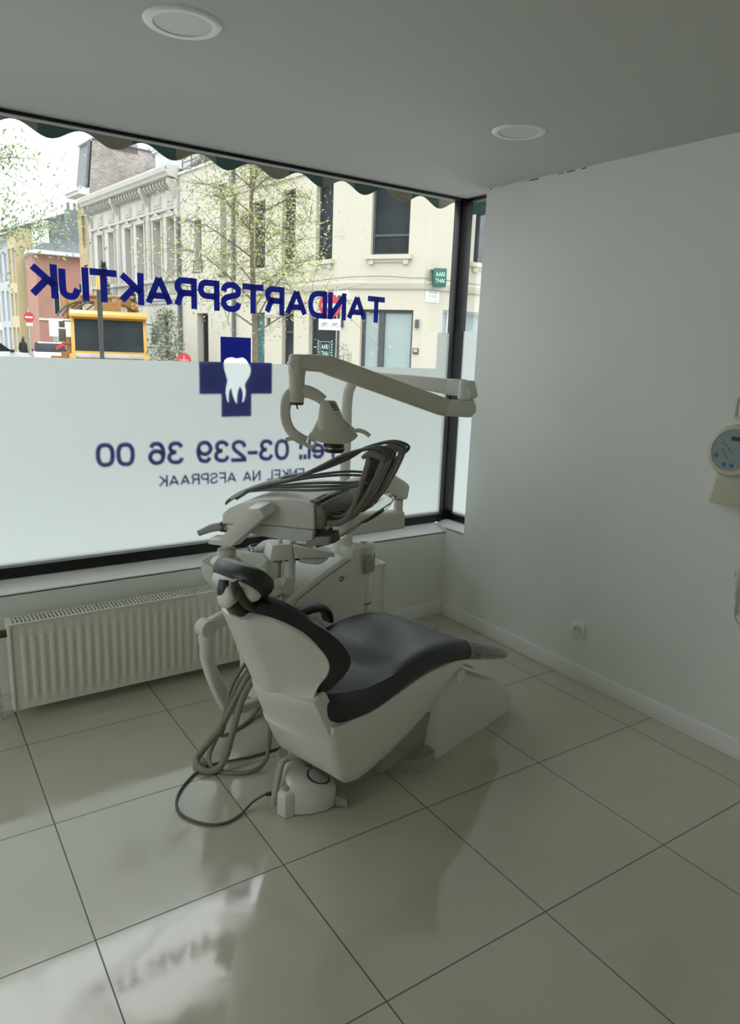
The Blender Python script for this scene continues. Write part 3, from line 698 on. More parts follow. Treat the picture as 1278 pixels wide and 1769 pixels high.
# ------------------------------------------------------------------ dental unit: cabinet, column, bottle, cuspidor
UU, UV_ = -1.45, -.2
unit = empty('dental_unit', uv_loc(UU, UV_), 'white dental unit cabinet with column and water bottle behind the chair', 'dental unit', PHI)
UO = (UU, UV_, 0)
vn, vf = -.345, -.055
b = MB(UO)
outl = [(-1.705, .05), (-1.715, .50), (-1.70, .555), (-1.655, .590), (-1.42, .672), (-1.285, .712), (-1.262, .70), (-1.252, .66), (-1.252, .05)]
R = []
for v, s in ((vn, .006), (vn - .0, 0), (vf, 0), (vf + .006, .006)):
    R.append([(u, v, z) for u, z in outl])
b.rings([[(u, vn, z) for u, z in outl], [(u, vf, z) for u, z in outl]])
cab = b.build('cabinet', M['white'], unit, bevel=.014, seg=3)
b = MB(UO); b.box(-1.66, -1.28, vn + .03, vf - .03, 0.0, .05); b.build('plinth', M['grey'], unit)
# seam of the front door panel
b = MB(UO); g = vn - .0012
b.tube([(-1.632, g, .12), (-1.632, g, .53), (-1.612, g, .572), (-1.42, g, .645), (-1.258, g, .695)], .0016, 5); b.build('door_seam', M['void'], cab)
# logo
b = MB(UO); o = Vector((-1.325, vn - .001, .610))
b.lathe([(.008, 0), (.008, .0012), (.014, .0012), (.014, 0)], o, (1, 0, 0), (0, 0, 1), (0, -1, 0), 24, cap0=False, cap1=False); lg = b.build('logo_ring', M['red'], cab)
b = MB(UO); b.tube([o + Vector((.026 + .008 * math.sin(a), 0, .012 * math.cos(a))) for a in (0, .6, 1.2, 1.8, 2.4, 3.0)], .0016, 5); b.build('logo_arc', M['grey'], cab)
# column: tapered foot, lower sleeve, thin pole with swan neck
PX, PY = -1.150, -.185
b = MB(UO)
b.lathe([(.074, .655), (.058, .675), (.050, .70), (.047, .74), (.0455, .84), (.0455, .845), (.0445, .848), (.0445, .96), (.036, .99), (.030, 1.02), (.028, 1.03)], (PX, PY, 0), n=36); b.build('column_sleeve', M['white'], unit)
b = MB(UO); b.box(-1.26, -1.06, -.30, -.07, .05, .668); b.build('column_base', M['white'], unit, bevel=.02, seg=3)
# bottle housing and bottle
bx, by = -1.075, -.255
b = MB(UO); b.lathe([(.055, .572), (.060, .575), (.062, .69), (.060, .715), (.050, .727), (.001, .728)], (bx, by, 0), n=36); b.box(bx - .12, bx, by - .04, by + .055, .572, .722); b.build('bottle_housing', M['white'], unit, bevel=.006)
b = MB(UO); b.lathe([(.017, .7275), (.017, .731), (.013, .7325), (.001, .7325)], (bx, by, 0), n=20); b.build('housing_button', M['metal'], unit)
b = MB(UO); b.obox((bx - .050, by - .0625, .585), (.075, .004, 0), (0, -.0015, 0), (0, 0, .095)); b.build('housing_window', M['baseplate'], unit)
b = MB(UO); b.lathe([(.045, .575), (.051, .565), (.0525, .42), (.0525, .36), (.05, .345), (.001, .345)], (bx, by, 0), n=32); bt = b.build('water_bottle', M['milk'], unit)
b = MB(UO); b.lathe([(.0535, .408), (.0535, .418)], (bx, by, 0), n=32, cap0=False, cap1=False); b.build('bottle_ring', M['print'], bt)
# cuspidor bowl
cx, cy = -1.77, -.10
b = MB(UO)
prof = [(.145, .735), (.143, .70), (.128, .655), (.09, .615), (.045, .595), (.001, .592)]
b.lathe(prof + [(r * .965 if r > .01 else .001, z + .006) for r, z in prof[::-1]], (cx, cy, 0), n=48, cap0=False, cap1=False); bo = b.build('cuspidor_bowl', M['bowl'], unit)
b = MB(UO); b.lathe([(.03, .5), (.03, .57), (.05, .594), (.001, .595)], (cx, cy, 0), n=24); b.sweep([(cx, cy, .52), (cx + .1, cy - .03, .50)], .06, .06); b.build('bowl_drain', M['white2'], bo)
b = MB(UO); b.lathe([(.052, .60), (.058, .66), (.060, .745), (.055, .772), (.04, .783), (.001, .785)], (-1.545, -.10, 0), n=28)
b.sweep([(-1.545, -.10, .765), (-1.60, -.13, .785), (-1.66, -.14, .775)], [.08, .06, .045], [.03, .028, .02], smooth=4); b.build('filler_head', M['white'], unit, bevel=.003)
b = MB(UO); b.lathe([(.05, 0), (.053, .003), (.053, .014), (.05, .017), (.04, .017), (.037, .008), (.001, .008)], (-1.665, -.15, .775), n=32); b.build('cup_holder', M['clear'], unit)
b = MB(UO); b.lathe([(.038, 0.0), (.040, .10), (.036, .104), (.03, .10)], (-1.715, -.30, .50), n=20); b.build('amalgam_cup', M['trim'], unit)
b = MB(UO); b.box(-1.76, -1.66, -.34, -.25, .47, .5); b.build('cup_shelf', M['white2'], unit, bevel=.004)
b = MB(UO); b.sweep([(-1.35, -.24, .03), (-1.62, -.55, .03), (-1.66, -.64, .03)], .16, .05); b.build('floor_link', M['baseplate'], unit)

# ------------------------------------------------------------------ assistant holder on a swing arm
HU, HV = -1.65, -.3
hold = empty('assistant_instrument_holder', uv_loc(HU, HV), 'white swing arm with small assistant tray behind the headrest', 'instrument holder', PHI)
HO = (HU, HV, 0)
b = MB(HO)
b.sweep([(-1.62, -.30, .125), (-1.80, -.30, .128), (-1.90, -.30, .135), (-1.955, -.30, .162), (-1.985, -.30, .21), (-2.035, -.30, .33), (-2.065, -.30, .42), (-2.07, -.30, .445)], [.045] * 8, [.04, .04, .042, .052, .056, .054, .048, .044], up=(0.4, 0, 1), smooth=4, rad=.3)
b.build('lower_arm', M['white2'], hold)
b = MB(HO); b.lathe([(.026, .435), (.027, .485), (.030, .49), (.031, .515), (.026, .535), (.02, .545)], (-2.068, -.30, 0), n=28); b.build('arm_joint', M['white2'], hold)
b = MB(HO); b.sweep([(-2.075, -.30, .550), (-2.062, -.30, .557), (-1.85, -.30, .602), (-1.66, -.30, .638), (-1.645, -.30, .641)], [.03, .05, .05, .05, .03], [.04, .062, .058, .062, .05], up=(0, 0, 1), rad=.4, seg=5); 
b.lathe([(.036, -.027), (.036, .027)], (-2.068, -.30, .555), (1, 0, 0), (0, 0, 1), (0, 1, 0), 28); b.lathe([(.038, -.028), (.038, .028)], (-1.645, -.30, .640), (1, 0, 0), (0, 0, 1), (0, 1, 0), 28)
ua = b.build('upper_arm', M['white2'], hold, bevel=.004)
b = MB(HO); b.box(-1.98, -1.75, -.3265, -.325, .557, .560); b.build('arm_seam', M['void'], ua)
b = MB(HO); b.lathe([(.028, .65), (.028, .672), (.0255, .674), (.0255, .735), (.0275, .738), (.0275, .765), (.02, .775)], (-1.615, -.30, 0), n=28); b.build('post', M['white2'], hold)
# tray block: two lobes plus keypad wing pointing to +x
Tq = Vector((.90, -.43, 0)).normalized(); Tn = Vector((.43, .90, 0)).normalized()
to = Vector((-1.615, -.30, .80))
b = MB(HO)
def tq(a, c, z): return to + Tq * a + Tn * c + Vector((0, 0, z))
b.rings([[tq(-.10, -.045, -.035), tq(-.10, .06, -.035), tq(.0, .06, -.035), tq(.0, -.05, -.035)], [tq(-.105, -.05, -.02), tq(-.105, .065, -.02), tq(.0, .065, -.02), tq(.0, -.055, -.02)], [tq(-.09, -.035, .035), tq(-.09, .055, .035), tq(.0, .055, .035), tq(.0, -.04, .035)]])
b.build('holder_block', M['white'], hold, bevel=.008)
b = MB(HO)
b.rings([[tq(.004, -.055, -.03), tq(.004, .07, -.03), tq(.15, .06, -.035), tq(.20, .02, -.04), tq(.20, -.045, -.04)], [tq(.004, -.05, .03), tq(.004, .07, .03), tq(.14, .055, .02), tq(.20, .02, -.018), tq(.20, -.04, -.02)]])
wing = b.build('keypad_wing', M['white'], hold, bevel=.008)
b = MB(HO); b.obox(tq(.03, -.02, .0285), Tq * .10 + Vector((0, 0, -.008)), Tn * .06, (0, 0, .002)); b.build('keypad', M['green'], wing)
b = MB(HO); b.sweep([tq(.04, -.01, -.045), tq(.12, -.01, -.055), tq(.17, -.01, -.045)], [.05, .07, .04], [.02, .03, .01], smooth=4); b.build('underside_cover', M['white2'], hold)
for i, (a, hgt, r) in enumerate(((-.045, .125, .011), (.012, .15, .013))):
    o = tq(a, .0, 0)
    b = MB(HO); b.lathe([(r, .03), (r * .9, hgt - .05), (r * .75, hgt - .02), (r * .75, hgt), (r * .3, hgt + .004)], o, n=18)
    if i: b.lathe([(.002, hgt), (.0015, hgt + .03)], o, n=8)
    b.build('suction_handpiece', M['ivory'] if i else M['white2'], hold)
    b = MB(HO); o2 = tq(a - .004, .0, 0)
    b.lathe([(.012, -.055), (.016, -.05), (.016, -.035)], o2, n=16)
    b.tube([o2 + Vector((0, 0, -.04)), o2 + Vector((0, 0, -.12)), o2 + Vector((.01, .02, -.25)), o2 + Vector((.06, .06, -.34)), o2 + Vector((.12, .08, -.40))], .0085, 10, smooth=5)
    b.build('suction_hose', M['hose'], hold)
for q in range(3):
    b = MB(HO); b.lathe([(.009, -.042), (.009, -.033)], tq(-.075 + q * .05, -.03, 0), n=14); b.build('hose_clip', M['dark'], hold)

# ------------------------------------------------------------------ operating lamp
def W(x, y, z): return Vector((x, y, z))
LP = W(-1.068, -.452, 0)          # column axis
EL = W(-.91, -1.125, 0)           # elbow axis
LE = W(-1.615, -.945, 0)          # lamp axis
lamp = empty('operating_lamp', LP, 'white overhead dental lamp on a jointed arm above the chair', 'dental lamp')
LO = LP.copy()
b = MB(LO)
d1 = (EL - LP).normalized()
b.tube([LP + W(0, 0, 1.0), LP + W(0, 0, 1.30), LP + W(0, 0, 1.42), LP + d1 * .012 + W(0, 0, 1.49), LP + d1 * .05 + W(0, 0, 1.535), LP + d1 * .11 + W(0, 0, 1.552), LP + d1 * .2 + W(0, 0, 1.556)], [.0255, .0255, .0255, .0255, .0255, .0255, .024], 20, smooth=5)
b.build('swan_neck_pole', M['white'], lamp)
b = MB(LO); dl = (EL - LP).length
b.sweep([LP + d1 * .10 + W(0, 0, 1.555), LP + d1 * .4 + W(0, 0, 1.548), LP + d1 * (dl - .07) + W(0, 0, 1.536)], [.04, .045, .052], [.045, .054, .066], rad=.25); b.build('fixed_arm', M['white2'], lamp)
b = MB(LO)
b.sweep([EL - d1 * .085 + W(0, 0, 1.537), EL - d1 * .02 + W(0, 0, 1.537), EL + d1 * .022 + W(0, 0, 1.522), EL + d1 * .036 + W(0, 0, 1.50)], [.055, .058, .056, .05], [.068, .07, .055, .02], rad=.3)
b.lathe([(.034, 1.490), (.036, 1.50), (.036, 1.555), (.03, 1.568)], EL, n=24); b.build('elbow_upper', M['white2'], lamp, bevel=.003)
d2 = (LE - EL).normalized()
b = MB(LO); b.lathe([(.03, 1.418), (.036, 1.428), (.036, 1.484), (.034, 1.488)], EL, n=24)
b.sweep([EL - d2 * .040 + W(0, 0, 1.455), EL - d2 * .0 + W(0, 0, 1.452), EL + d2 * .10 + W(0, 0, 1.455)], [.045, .066, .066], [.045, .068, .068], rad=.3); b.build('elbow_lower', M['white2'], lamp, bevel=.003)
b = MB(LO); l2 = (LE - EL).length
b.sweep([EL + d2 * .085 + W(0, 0, 1.452), EL + d2 * .11 + W(0, 0, 1.460), EL + d2 * (l2 - .13) + W(0, 0, 1.612), EL + d2 * (l2 - .105) + W(0, 0, 1.620)], [.06, .064, .066, .06], [.068, .074, .074, .068], rad=.22); sp = b.build('spring_arm', M['ivory'], lamp, bevel=.002)
b = MB(LO)
b.sweep([EL + d2 * (l2 - .115) + W(0, 0, 1.619), EL + d2 * (l2 - .05) + W(0, 0, 1.622), EL + d2 * (l2 + .005) + W(0, 0, 1.620), EL + d2 * (l2 + .030) + W(0, 0, 1.605)], [.062, .064, .062, .05], [.066, .064, .06, .03], rad=.3)
b.lathe([(.031, 1.575), (.033, 1.58), (.033, 1.64), (.025, 1.652)], LE, n=24); b.build('head_knuckle', M['ivory'], lamp, bevel=.003)
b = MB(LO); b.lathe([(.027, 1.472), (.029, 1.475), (.030, 1.52), (.031, 1.575), (.028, 1.578)], LE, n=28); b.build('head_stem', M['ivory'], lamp)
b = MB(LO); b.lathe([(.026, 1.462), (.028, 1.466), (.027, 1.473)], LE, n=24); b.tube([LE + W(0, 0, 1.463), LE + W(.004, -.003, 1.445)], .003, 6); b.build('stem_switch', M['dark'], lamp)
# ring shaped yoke: plane spanned by image-right and vertical
Rt = Vector((.826, -.563, 0)).normalized(); Fw = Vector((.563, .826, 0)).normalized()
yc_ = LE + Rt * .024 + W(0, 0, 1.436)
def yk(a, z, f=0): return yc_ + Rt * a + W(0, 0, z) + Fw * f
b = MB(LO)
ring = [(.080, .045), (.052, .064), (.012, .078), (-.030, .075), (-.058, .050), (-.067, .005), (-.062, -.04), (-.042, -.078), (-.012, -.102), (.016, -.114)]
b.sweep([yk(a, z, .0) for a, z in ring], [.04, .045, .05, .05, .045, .04, .04, .04, .042, .04], [.026, .032, .036, .034, .028, .024, .024, .026, .03, .03], up=Fw, smooth=5, rad=.45, seg=4)
b.build('yoke', M['ivory'], lamp)
# lamp body: tapered hood leaning toward the viewer, skirt shade and lamp face
hc = yk(.108, .004, -.03); HS = .68
up_ = Vector((-.10 * Rt.x, -.10 * Rt.y, 1)).normalized(); hx = Rt; hy = up_.cross(hx).normalized()
def hood(prof, n=36, pw=2.8):
    return [[hc + hx * HS * (sup(2 * PI * k / n, rx, ry, pw)[0] + dx) + hy * HS * (sup(2 * PI * k / n, rx, ry, pw)[1] + dy) + up_ * HS * z for k in range(n)] for rx, ry, z, dx, dy in prof]
b = MB(LO); b.rings(hood([(.085, .07, -.098, .008, 0), (.080, .066, -.06, .004, 0), (.066, .056, -.01, 0, 0), (.052, .045, .035, -.004, 0), (.044, .036, .058, -.005, 0), (.034, .026, .066, -.005, 0), (.005, .004, .068, -.005, 0)]))
hd = b.build('lamp_hood', M['ivory'], lamp)
b = MB(LO)
for i in range(4):
    a = hc + HS * (hx * (.0 + .007 * i) + up_ * (.058 - .013 * i) - Fw * (.036 + .004 * i))
    b.obox(a, hx * .022, up_ * .0035, (Fw * -.006))
b.build('hood_vents', M['dark'], hd, smooth=False)
# skirt (pale light shield)
b = MB(LO)
def skirt(z, rx, ry, k):
    out = []
    for i in range(48):
        a = 2 * PI * i / 48; x, y = sup(a, rx, ry, 2.4)
        out.append(hc + HS * (hx * (x * 1.05 + .012) + hy * y) + up_ * HS * (z + k * math.cos(a) ** 4 * .028 - k * .012 * math.sin(a) ** 2))
    return out
b.rings([skirt(-.085, .078, .064, 0), skirt(-.105, .088, .074, .3), skirt(-.128, .108, .092, .8), skirt(-.150, .130, .110, 1.0), skirt(-.152, .127, .107, 1.0), skirt(-.13, .104, .088, .8), skirt(-.107, .084, .07, .3)], cap0=False, cap1=False)
b.build('light_shield', M['bottle'], lamp)
b = MB(LO); o = hc + hx * .004 + up_ * -.145
b.lathe([(.02, .045), (.036, .032), (.041, .018), (.041, .012), (.039, .011), (.041, .008), (.041, .0), (.034, -.008), (.02, -.010), (.001, -.010)], o, hx, hy, up_, 36); lf = b.build('lamp_reflector', M['dark'], lamp)
b = MB(LO)
for i in range(36):
    a = 2 * PI * i / 36
    if i % 9 in (0,): continue
    b.obox(o + hx * (.0395 * math.cos(a)) + hy * (.0395 * math.sin(a)) + up_ * .0085, (hx * -math.sin(a) + hy * math.cos(a)) * .006, (hx * math.cos(a) + hy * math.sin(a)) * .002, up_ * .004)
b.build('reflector_rim', M['metal'], lf)
# side pods and handles
for sgn, base in ((-1, hc + hx * -.072 + up_ * -.105), (1, hc + hx * .10 + up_ * -.075)):
    b = MB(LO)
    if sgn < 0:
        b.sweep([hc + hx * -.02 + up_ * -.015, hc + hx * -.04 + up_ * -.05, hc + hx * -.062 + up_ * -.085, hc + hx * -.08 + up_ * -.105], [.04, .04, .038, .034], [.03, .034, .034, .03], up=Fw, smooth=3)
        b.lathe([(.019, -.02), (.019, .02)], hc + hx * -.070 + up_ * -.095, hx, up_, Fw, 20)
    else:
        b.sweep([hc + hx * .03 + up_ * -.03, hc + hx * .055 + up_ * -.05, hc + hx * .078 + up_ * -.068], [.04, .032, .026], [.026, .028, .026], up=Fw, smooth=3)
        b.lathe([(.015, -.015), (.015, .015)], hc + hx * .076 + up_ * -.066, hx, up_, Fw, 20)
    b.build('pivot_pod', M['ivory'], lamp)
    b = MB(LO)
    if sgn < 0: pts = [(-.060, -.118), (-.078, -.135), (-.100, -.128), (-.122, -.110), (-.150, -.104), (-.178, -.110)]
    else: pts = [(.080, -.075), (.092, -.066), (.112, -.065), (.132, -.073), (.146, -.084)]
    b.sweep([hc + hx * a + up_ * c - Fw * .01 for a, c in pts], .016, [.026, .026, .018, .013, .012, .012][:len(pts)] if sgn < 0 else [.016, .015, .012, .012, .012], up=Fw, smooth=4, rad=.4)
    b.build('lamp_handle', M['ivory'], lamp)

# ------------------------------------------------------------------ delivery table with whip arms
OT = W(-1.662, -1.16, 0); D1_ = Vector((.617, -.787, 0)).normalized(); D2_ = Vector((.787, .617, 0)).normalized()
tbl = empty('instrument_delivery_table', OT, 'white instrument table with five hoses on whip arms above the chair', 'instrument table', math.atan2(D1_.y, D1_.x))
# local frame: x along near face, y away from the viewer, z up (absolute)
TW = .46
b = MB()
side = [(-.372, 1.040), (-.345, 1.066), (-.30, 1.088), (-.23, 1.110), (-.15, 1.122), (-.06, 1.126), (.006, 1.116), (.010, 1.020), (-.06, 1.019), (-.17, 1.018), (-.28, 1.012), (-.372, 1.000)]
b.prism(side, (0, 0, 0), (1, 0, 0), (0, 0, 1), (0, 1, 0), TW); b.build('upper_case', M['white'], tbl, bevel=.007, seg=3)
b = MB()
low = [(-.362, .998), (-.352, .975), (-.25, .972), (-.17, .966), (-.04, .966), (.0, .978), (.004, 1.017), (-.17, 1.016), (-.28, 1.010), (-.362, .998)][:-1]
b.prism(low, (0, .006, 0), (1, 0, 0), (0, 0, 1), (0, 1, 0), TW - .012); b.build('lower_case', M['white2'], tbl, bevel=.006)
# instrument rest on the front side
b = MB(); b.prism([(.008, 1.108), (.03, 1.112), (.045, 1.09), (.05, 1.05), (.03, 1.02), (.009, 1.022)], (0, .012, 0), (1, 0, 0), (0, 0, 1), (0, 1, 0), TW - .024); b.build('whip_block', M['whip'], tbl, bevel=.004)
b = MB(); b.box(-.02, .02, .02, TW - .02, 1.117, 1.122); b.build('top_mat', M['clear'], tbl)
b = MB()
for q in range(10): b.box(.022, .028, .03 + q * .04, .052 + q * .04, 1.110, 1.114)
b.build('label_strip', M['trim'], tbl, smooth=False)
b = MB(); b.box(.004, .012, .015, TW - .015, 1.118, 1.124); b.build('front_rail', M['dark'], tbl)
# whip arms
WN = 5
for i in range(WN):
    y = (.04, .10, .16, .33, .40)[i]; dx = -.004 * i; dz = -.003 * i
    b = MB()
    path = [(.02, 1.052), (.055, 1.045), (.10, 1.050), (.135, 1.082), (.160, 1.14), (.178, 1.20), (.196, 1.262), (.203, 1.292), (.198, 1.308)]
    P_ = [(x_ + dx * .7, y, z_ + dz) for x_, z_ in path]
    b.sweep(P_, [.030, .032, .034, .034, .034, .034, .036, .038, .036], [.022, .022, .022, .02, .02, .02, .022, .022, .014], up=(0, 1, 0) if False else (-1, 0, .3), smooth=4, rad=.3)
    wa = b.build('whip_arm', M['whip'], tbl)
    # return strut making the long slot
    b = MB(); b.sweep([(.12 + dx, y, 1.062 + dz), (.165 + dx, y, 1.11 + dz), (.21 + dx, y, 1.19 + dz), (.245 + dx, y, 1.27 + dz), (.25 + dx, y, 1.295 + dz)], .030, .012, up=(-1, 0, .3), smooth=4, rad=.3); b.build('whip_strut', M['whip'], wa)
    b = MB(); b.sweep([(.180 + dx, y, 1.300 + dz), (.205 + dx, y, 1.316 + dz), (.235 + dx, y, 1.312 + dz), (.262 + dx, y, 1.298 + dz)], .040, [.014, .022, .024, .012], smooth=4, rad=.35); b.build('whip_head', M['whip'], wa)
    # hose: from the rest, up the arm, over the head and back across the table
    b = MB(); e = i * .02
    b.tube([(.05 + dx, y + .012, 1.065 + dz), (.11 + dx, y + .013, 1.075 + dz), (.165 + dx, y + .012, 1.15 + dz), (.215 + dx, y + .012, 1.25 + dz), (.268 + dx, y + .010, 1.305 + dz), (.245 + dx, y + .004, 1.327 + dz), (.19 + dx, y, 1.330 + dz), (.10 + dx, y - .005, 1.300 + dz), (.0, y - .012 + (.2 - y) * .1, 1.245 + dz), (-.12, y + (.2 - y) * .3, 1.185 + dz * .5), (-.24, y + (.2 - y) * .4, 1.148), (-.31, y + (.2 - y) * .45, 1.122), (-.345 - (.045 if i == 1 else 0), y + (.2 - y) * .5, 1.10 - (.03 if i == 1 else 0))], .0062, 10, smooth=6)
    b.build('instrument_hose', M['hosedark'], tbl)
    b = MB(); yy = y + (.2 - y) * .5
    b.tube([(-.24, yy, 1.150 - .006), (-.32, yy, 1.128 - .006), (-.385 - .03 * (i == 1), yy - .01, 1.085 - .02 * (i == 1)), (-.43 if i == 1 else -.395, yy - .012, 1.045 if i == 1 else 1.08)], [.006, .0075, .007, .004], 12, smooth=3)
    b.build('handpiece', M['hosedark'] if i in (1, 2) else M['green'], tbl)
    # second run of hose lying lower
    b = MB(); b.tube([(.20 + dx, y - .01, 1.21 + dz), (.12, y - .012, 1.185), (.0, y - .014, 1.165 + .004 * i), (-.13, y - .01 + (.2 - y) * .2, 1.148 + .003 * i), (-.25, y + (.2 - y) * .4, 1.128), (-.30, y + (.2 - y) * .45, 1.118)], .0055, 10, smooth=6); b.build('instrument_hose', M['hosedark'], tbl)
# near control bracket
b = MB()
b.rings([[(-.385, -.012, .935), (-.285, -.012, .935), (-.205, -.012, 1.02), (-.135, -.012, 1.085), (-.16, -.012, 1.112), (-.215, -.012, 1.108), (-.30, -.012, 1.01), (-.335, -.012, .965), (-.385, -.012, .962)],
         [(-.385, -.085, .940), (-.29, -.085, .940), (-.215, -.085, 1.01), (-.155, -.08, 1.068), (-.175, -.08, 1.098), (-.22, -.08, 1.094), (-.305, -.085, 1.0), (-.34, -.085, .962), (-.385, -.085, .960)]])
b.build('control_bracket', M['white'], tbl, bevel=.004)
b = MB(); b.lathe([(.020, .915), (.020, .945)], (-.325, -.05, 0), n=20); b.build('bracket_stem', M['ivory'], tbl)
b = MB(); b.lathe([(.024, .895), (.034, .898), (.036, .904), (.033, .909), (.036, .912), (.035, .920), (.026, .925), (.02, .926)], (-.325, -.05, 0), n=32); b.build('bracket_collar', M['ivory'], tbl)
# dished light ring under the collar
b = MB(); b.lathe([(.060, .866), (.062, .871), (.055, .882), (.038, .893), (.024, .897), (.024, .892), (.036, .888), (.048, .878), (.051, .871), (.051, .866)], (-.325, -.05, 0), n=40, cap0=False, cap1=False); b.build('bracket_dish', M['white'], tbl)
b = MB(); b.lathe([(.014, -.025), (.014, .025)], (-.305, -.05, .878), (0, 0, 1), (0, 1, 0), (1, 0, 0), 20); b.build('dish_roller', M['trim'], tbl)
# left grip handle
b = MB(); b.tube([(-.355, .02, .985), (-.385, .015, .985), (-.42, .01, .978), (-.455, .005, .962), (-.475, .0, .952)], [.016, .017, .016, .013, .012], 16, smooth=4, caps=True); b.build('grip_handle', M['grey'], tbl)
b = MB(); b.lathe([(.021, 0), (.021, .02)], (-.365, .02, .985), (0, 1, 0), (0, 0, 1), (-1, 0, 0), 20); b.build('handle_socket', M['dark'], tbl)
# transparent guard in front with its printed label
b = MB()
b.rings([[(.006, .02, .955), (.012, .02, .945), (.075, .05, .965), (.21, .30, 1.06), (.21, .42, 1.09), (.19, .42, 1.10), (.06, .05, .995), (.012, .02, 1.015)], [(.0, .15, .955), (.012, .15, .945), (.07, .2, .972), (.19, .40, 1.065), (.19, .43, 1.09), (.17, .43, 1.10), (.06, .2, 1.0), (.012, .15, 1.015)]])
b.build('clear_guard', M['clear'], tbl, bevel=.004)
b = MB(); b.obox((-.03, .02, .948), (.09, 0, .012), (0, .12, 0), (0, 0, .035)); b.build('guard_plate', M['baseplate'], tbl, bevel=.004)
# pantograph arm to the column
def T_(p): 
    p = Vector(p) - OT; return (p.dot(D1_), p.dot(D2_), p.z)
PL_ = W(-1.068, -.452, 0); KN = W(-.770, -.505, 0)
b = MB()
dk = (KN - PL_).normalized()
b.sweep([T_(PL_ + dk * .03 + W(0, 0, .815)), T_(PL_ + dk * .2 + W(0, 0, .822)), T_(KN + dk * .02 + W(0, 0, .826))], [.08, .085, .085], [.11, .10, .092], rad=.2)
b.lathe([(.052, .77), (.054, .775), (.054, .86), (.052, .865)], T_(PL_), n=28); b.build('swing_arm', M['white2'], tbl, bevel=.004)
b = MB(); b.lathe([(.024, .87), (.024, .93)], T_(KN), n=24); b.lathe([(.0245, .925), (.0245, .93)], T_(KN), n=24); b.build('arm_pivot', M['white'], tbl)
mt = OT + D1_ * -.10 + D2_ * (TW - .02)
b = MB(); dm = (mt - KN).normalized(); lm = (mt - KN).length
b.sweep([T_(KN - dm * .045 + W(0, 0, .965)), T_(KN + dm * .02 + W(0, 0, .985)), T_(KN + dm * .26 + W(0, 0, 1.085)), T_(KN + dm * .30 + W(0, 0, 1.09))], [.07, .075, .07, .06], [.08, .10, .10, .08], rad=.2)
b.sweep([T_(KN + dm * .27 + W(0, 0, 1.085)), T_(mt + W(0, 0, 1.06))], .06, .06); b.build('balance_arm', M['white2'], tbl, bevel=.004)

# ------------------------------------------------------------------ foot control
fc = empty('foot_control', (-1.765, -1.33, 0), 'grey foot control pedal with carry handle on the floor in front of the chair base', 'foot pedal', math.radians(-28))
# local: x to the right along the front face, y away from viewer
b = MB()
outl = [(-.085, .02), (-.085, .13), (-.05, .155), (.03, .15), (.095, .10), (.118, .04), (.112, -.01), (.075, -.045), (.02, -.06), (-.03, -.062), (-.07, -.05)]
def fcz(x, z): return z * (1.0 - .32 * max(0, min(1, (x + .03) / .15)))
b.rings([[(x, y, .004) for x, y in outl], [(x, y, fcz(x, .075)) for x, y in outl], [(x * .92, .04 + (y - .04) * .86, fcz(x, .112)) for x, y in outl], [(x * .8, .04 + (y - .04) * .74, fcz(x, .122)) for x, y in outl]])
b.build('housing', M['white2'], fc, bevel=.008)
b = MB(); b.rings([[(x, y, .0) for x, y in [(-.105, -.045), (-.09, .0), (-.08, .12), (-.05, .14), (-.035, .02), (-.04, -.06), (-.075, -.075)]], [(x, y, .082) for x, y in [(-.105, -.045), (-.09, .0), (-.08, .12), (-.05, .14), (-.035, .02), (-.04, -.06), (-.075, -.075)]], [(x, y, .094) for x, y in [(-.098, -.042), (-.084, .0), (-.078, .11), (-.052, .125), (-.042, .02), (-.047, -.05), (-.072, -.064)]]])
b.build('button_block', M['white2'], fc, bevel=.006)
b = MB(); n_ = Vector((.30, -.12, .95)).normalized(); nx_ = n_.orthogonal().normalized(); ny_ = n_.cross(nx_); o = Vector((.048, .035, .098))
b.lathe([(.046, 0), (.046, .004), (.042, .006), (.041, .003), (.001, .003)], o, nx_, ny_, n_, 36); b.build('dial_recess', M['dark'], fc)
b = MB(); b.lathe([(.040, .002), (.040, .008), (.036, .011), (.022, .012), (.014, .016), (.001, .016)], o, nx_, ny_, n_, 36); b.build('dial', M['baseplate'], fc)
for x, y, z in ((-.068, -.025, .092), (-.005, .125, .112)):
    b = MB(); b.lathe([(.020, 0), (.020, .012), (.016, .018), (.001, .019)], (x, y, z), n=24); b.build('foot_button', M['grey'], fc)
b = MB()
b.sweep([(-.115, -.03, .03), (-.112, -.015, .075), (-.098, .03, .130), (-.085, .06, .150), (-.05, .075, .158), (-.02, .085, .160), (.005, .10, .165), (.0, .145, .165), (-.035, .155, .160), (-.055, .14, .135), (-.058, .13, .10)], .030, .018, up=(-.4, .2, 1), smooth=4, rad=.4); b.build('carry_handle', M['baseplate'], fc)
b = MB(); b.rings([[(.105, -.015, .006), (.105, .03, .006), (.105, .03, .05), (.105, -.015, .05)], [(.16, -.03, .006), (.165, .02, .006), (.158, .018, .034), (.154, -.026, .034)]]); b.build('pedal', M['grey'], fc, bevel=.006)
b = MB(); b.box(.0, .025, .085, .10, .098, .112); b.build('indicator', M['print'], fc, bevel=.002)
def F_(x, y, z):
    c, s = math.cos(math.radians(28)), math.sin(math.radians(28)); dx, dy = x + 1.765, y + 1.33
    return (c * dx - s * dy, s * dx + c * dy, z)
b = MB()
cord = [(-1.862, -1.262, .045), (-1.885, -1.245, .042), (-1.93, -1.232, .02), (-2.0, -1.262, .006), (-2.06, -1.275, .006), (-2.115, -1.252, .006), (-2.168, -1.180, .006), (-2.178, -1.105, .006), (-2.14, -1.02, .006), (-2.05, -.935, .006), (-1.96, -.905, .006), (-1.82, -.93, .006), (-1.72, -.935, .006), (-1.62, -.92, .006), (-1.55, -.85, .02)]
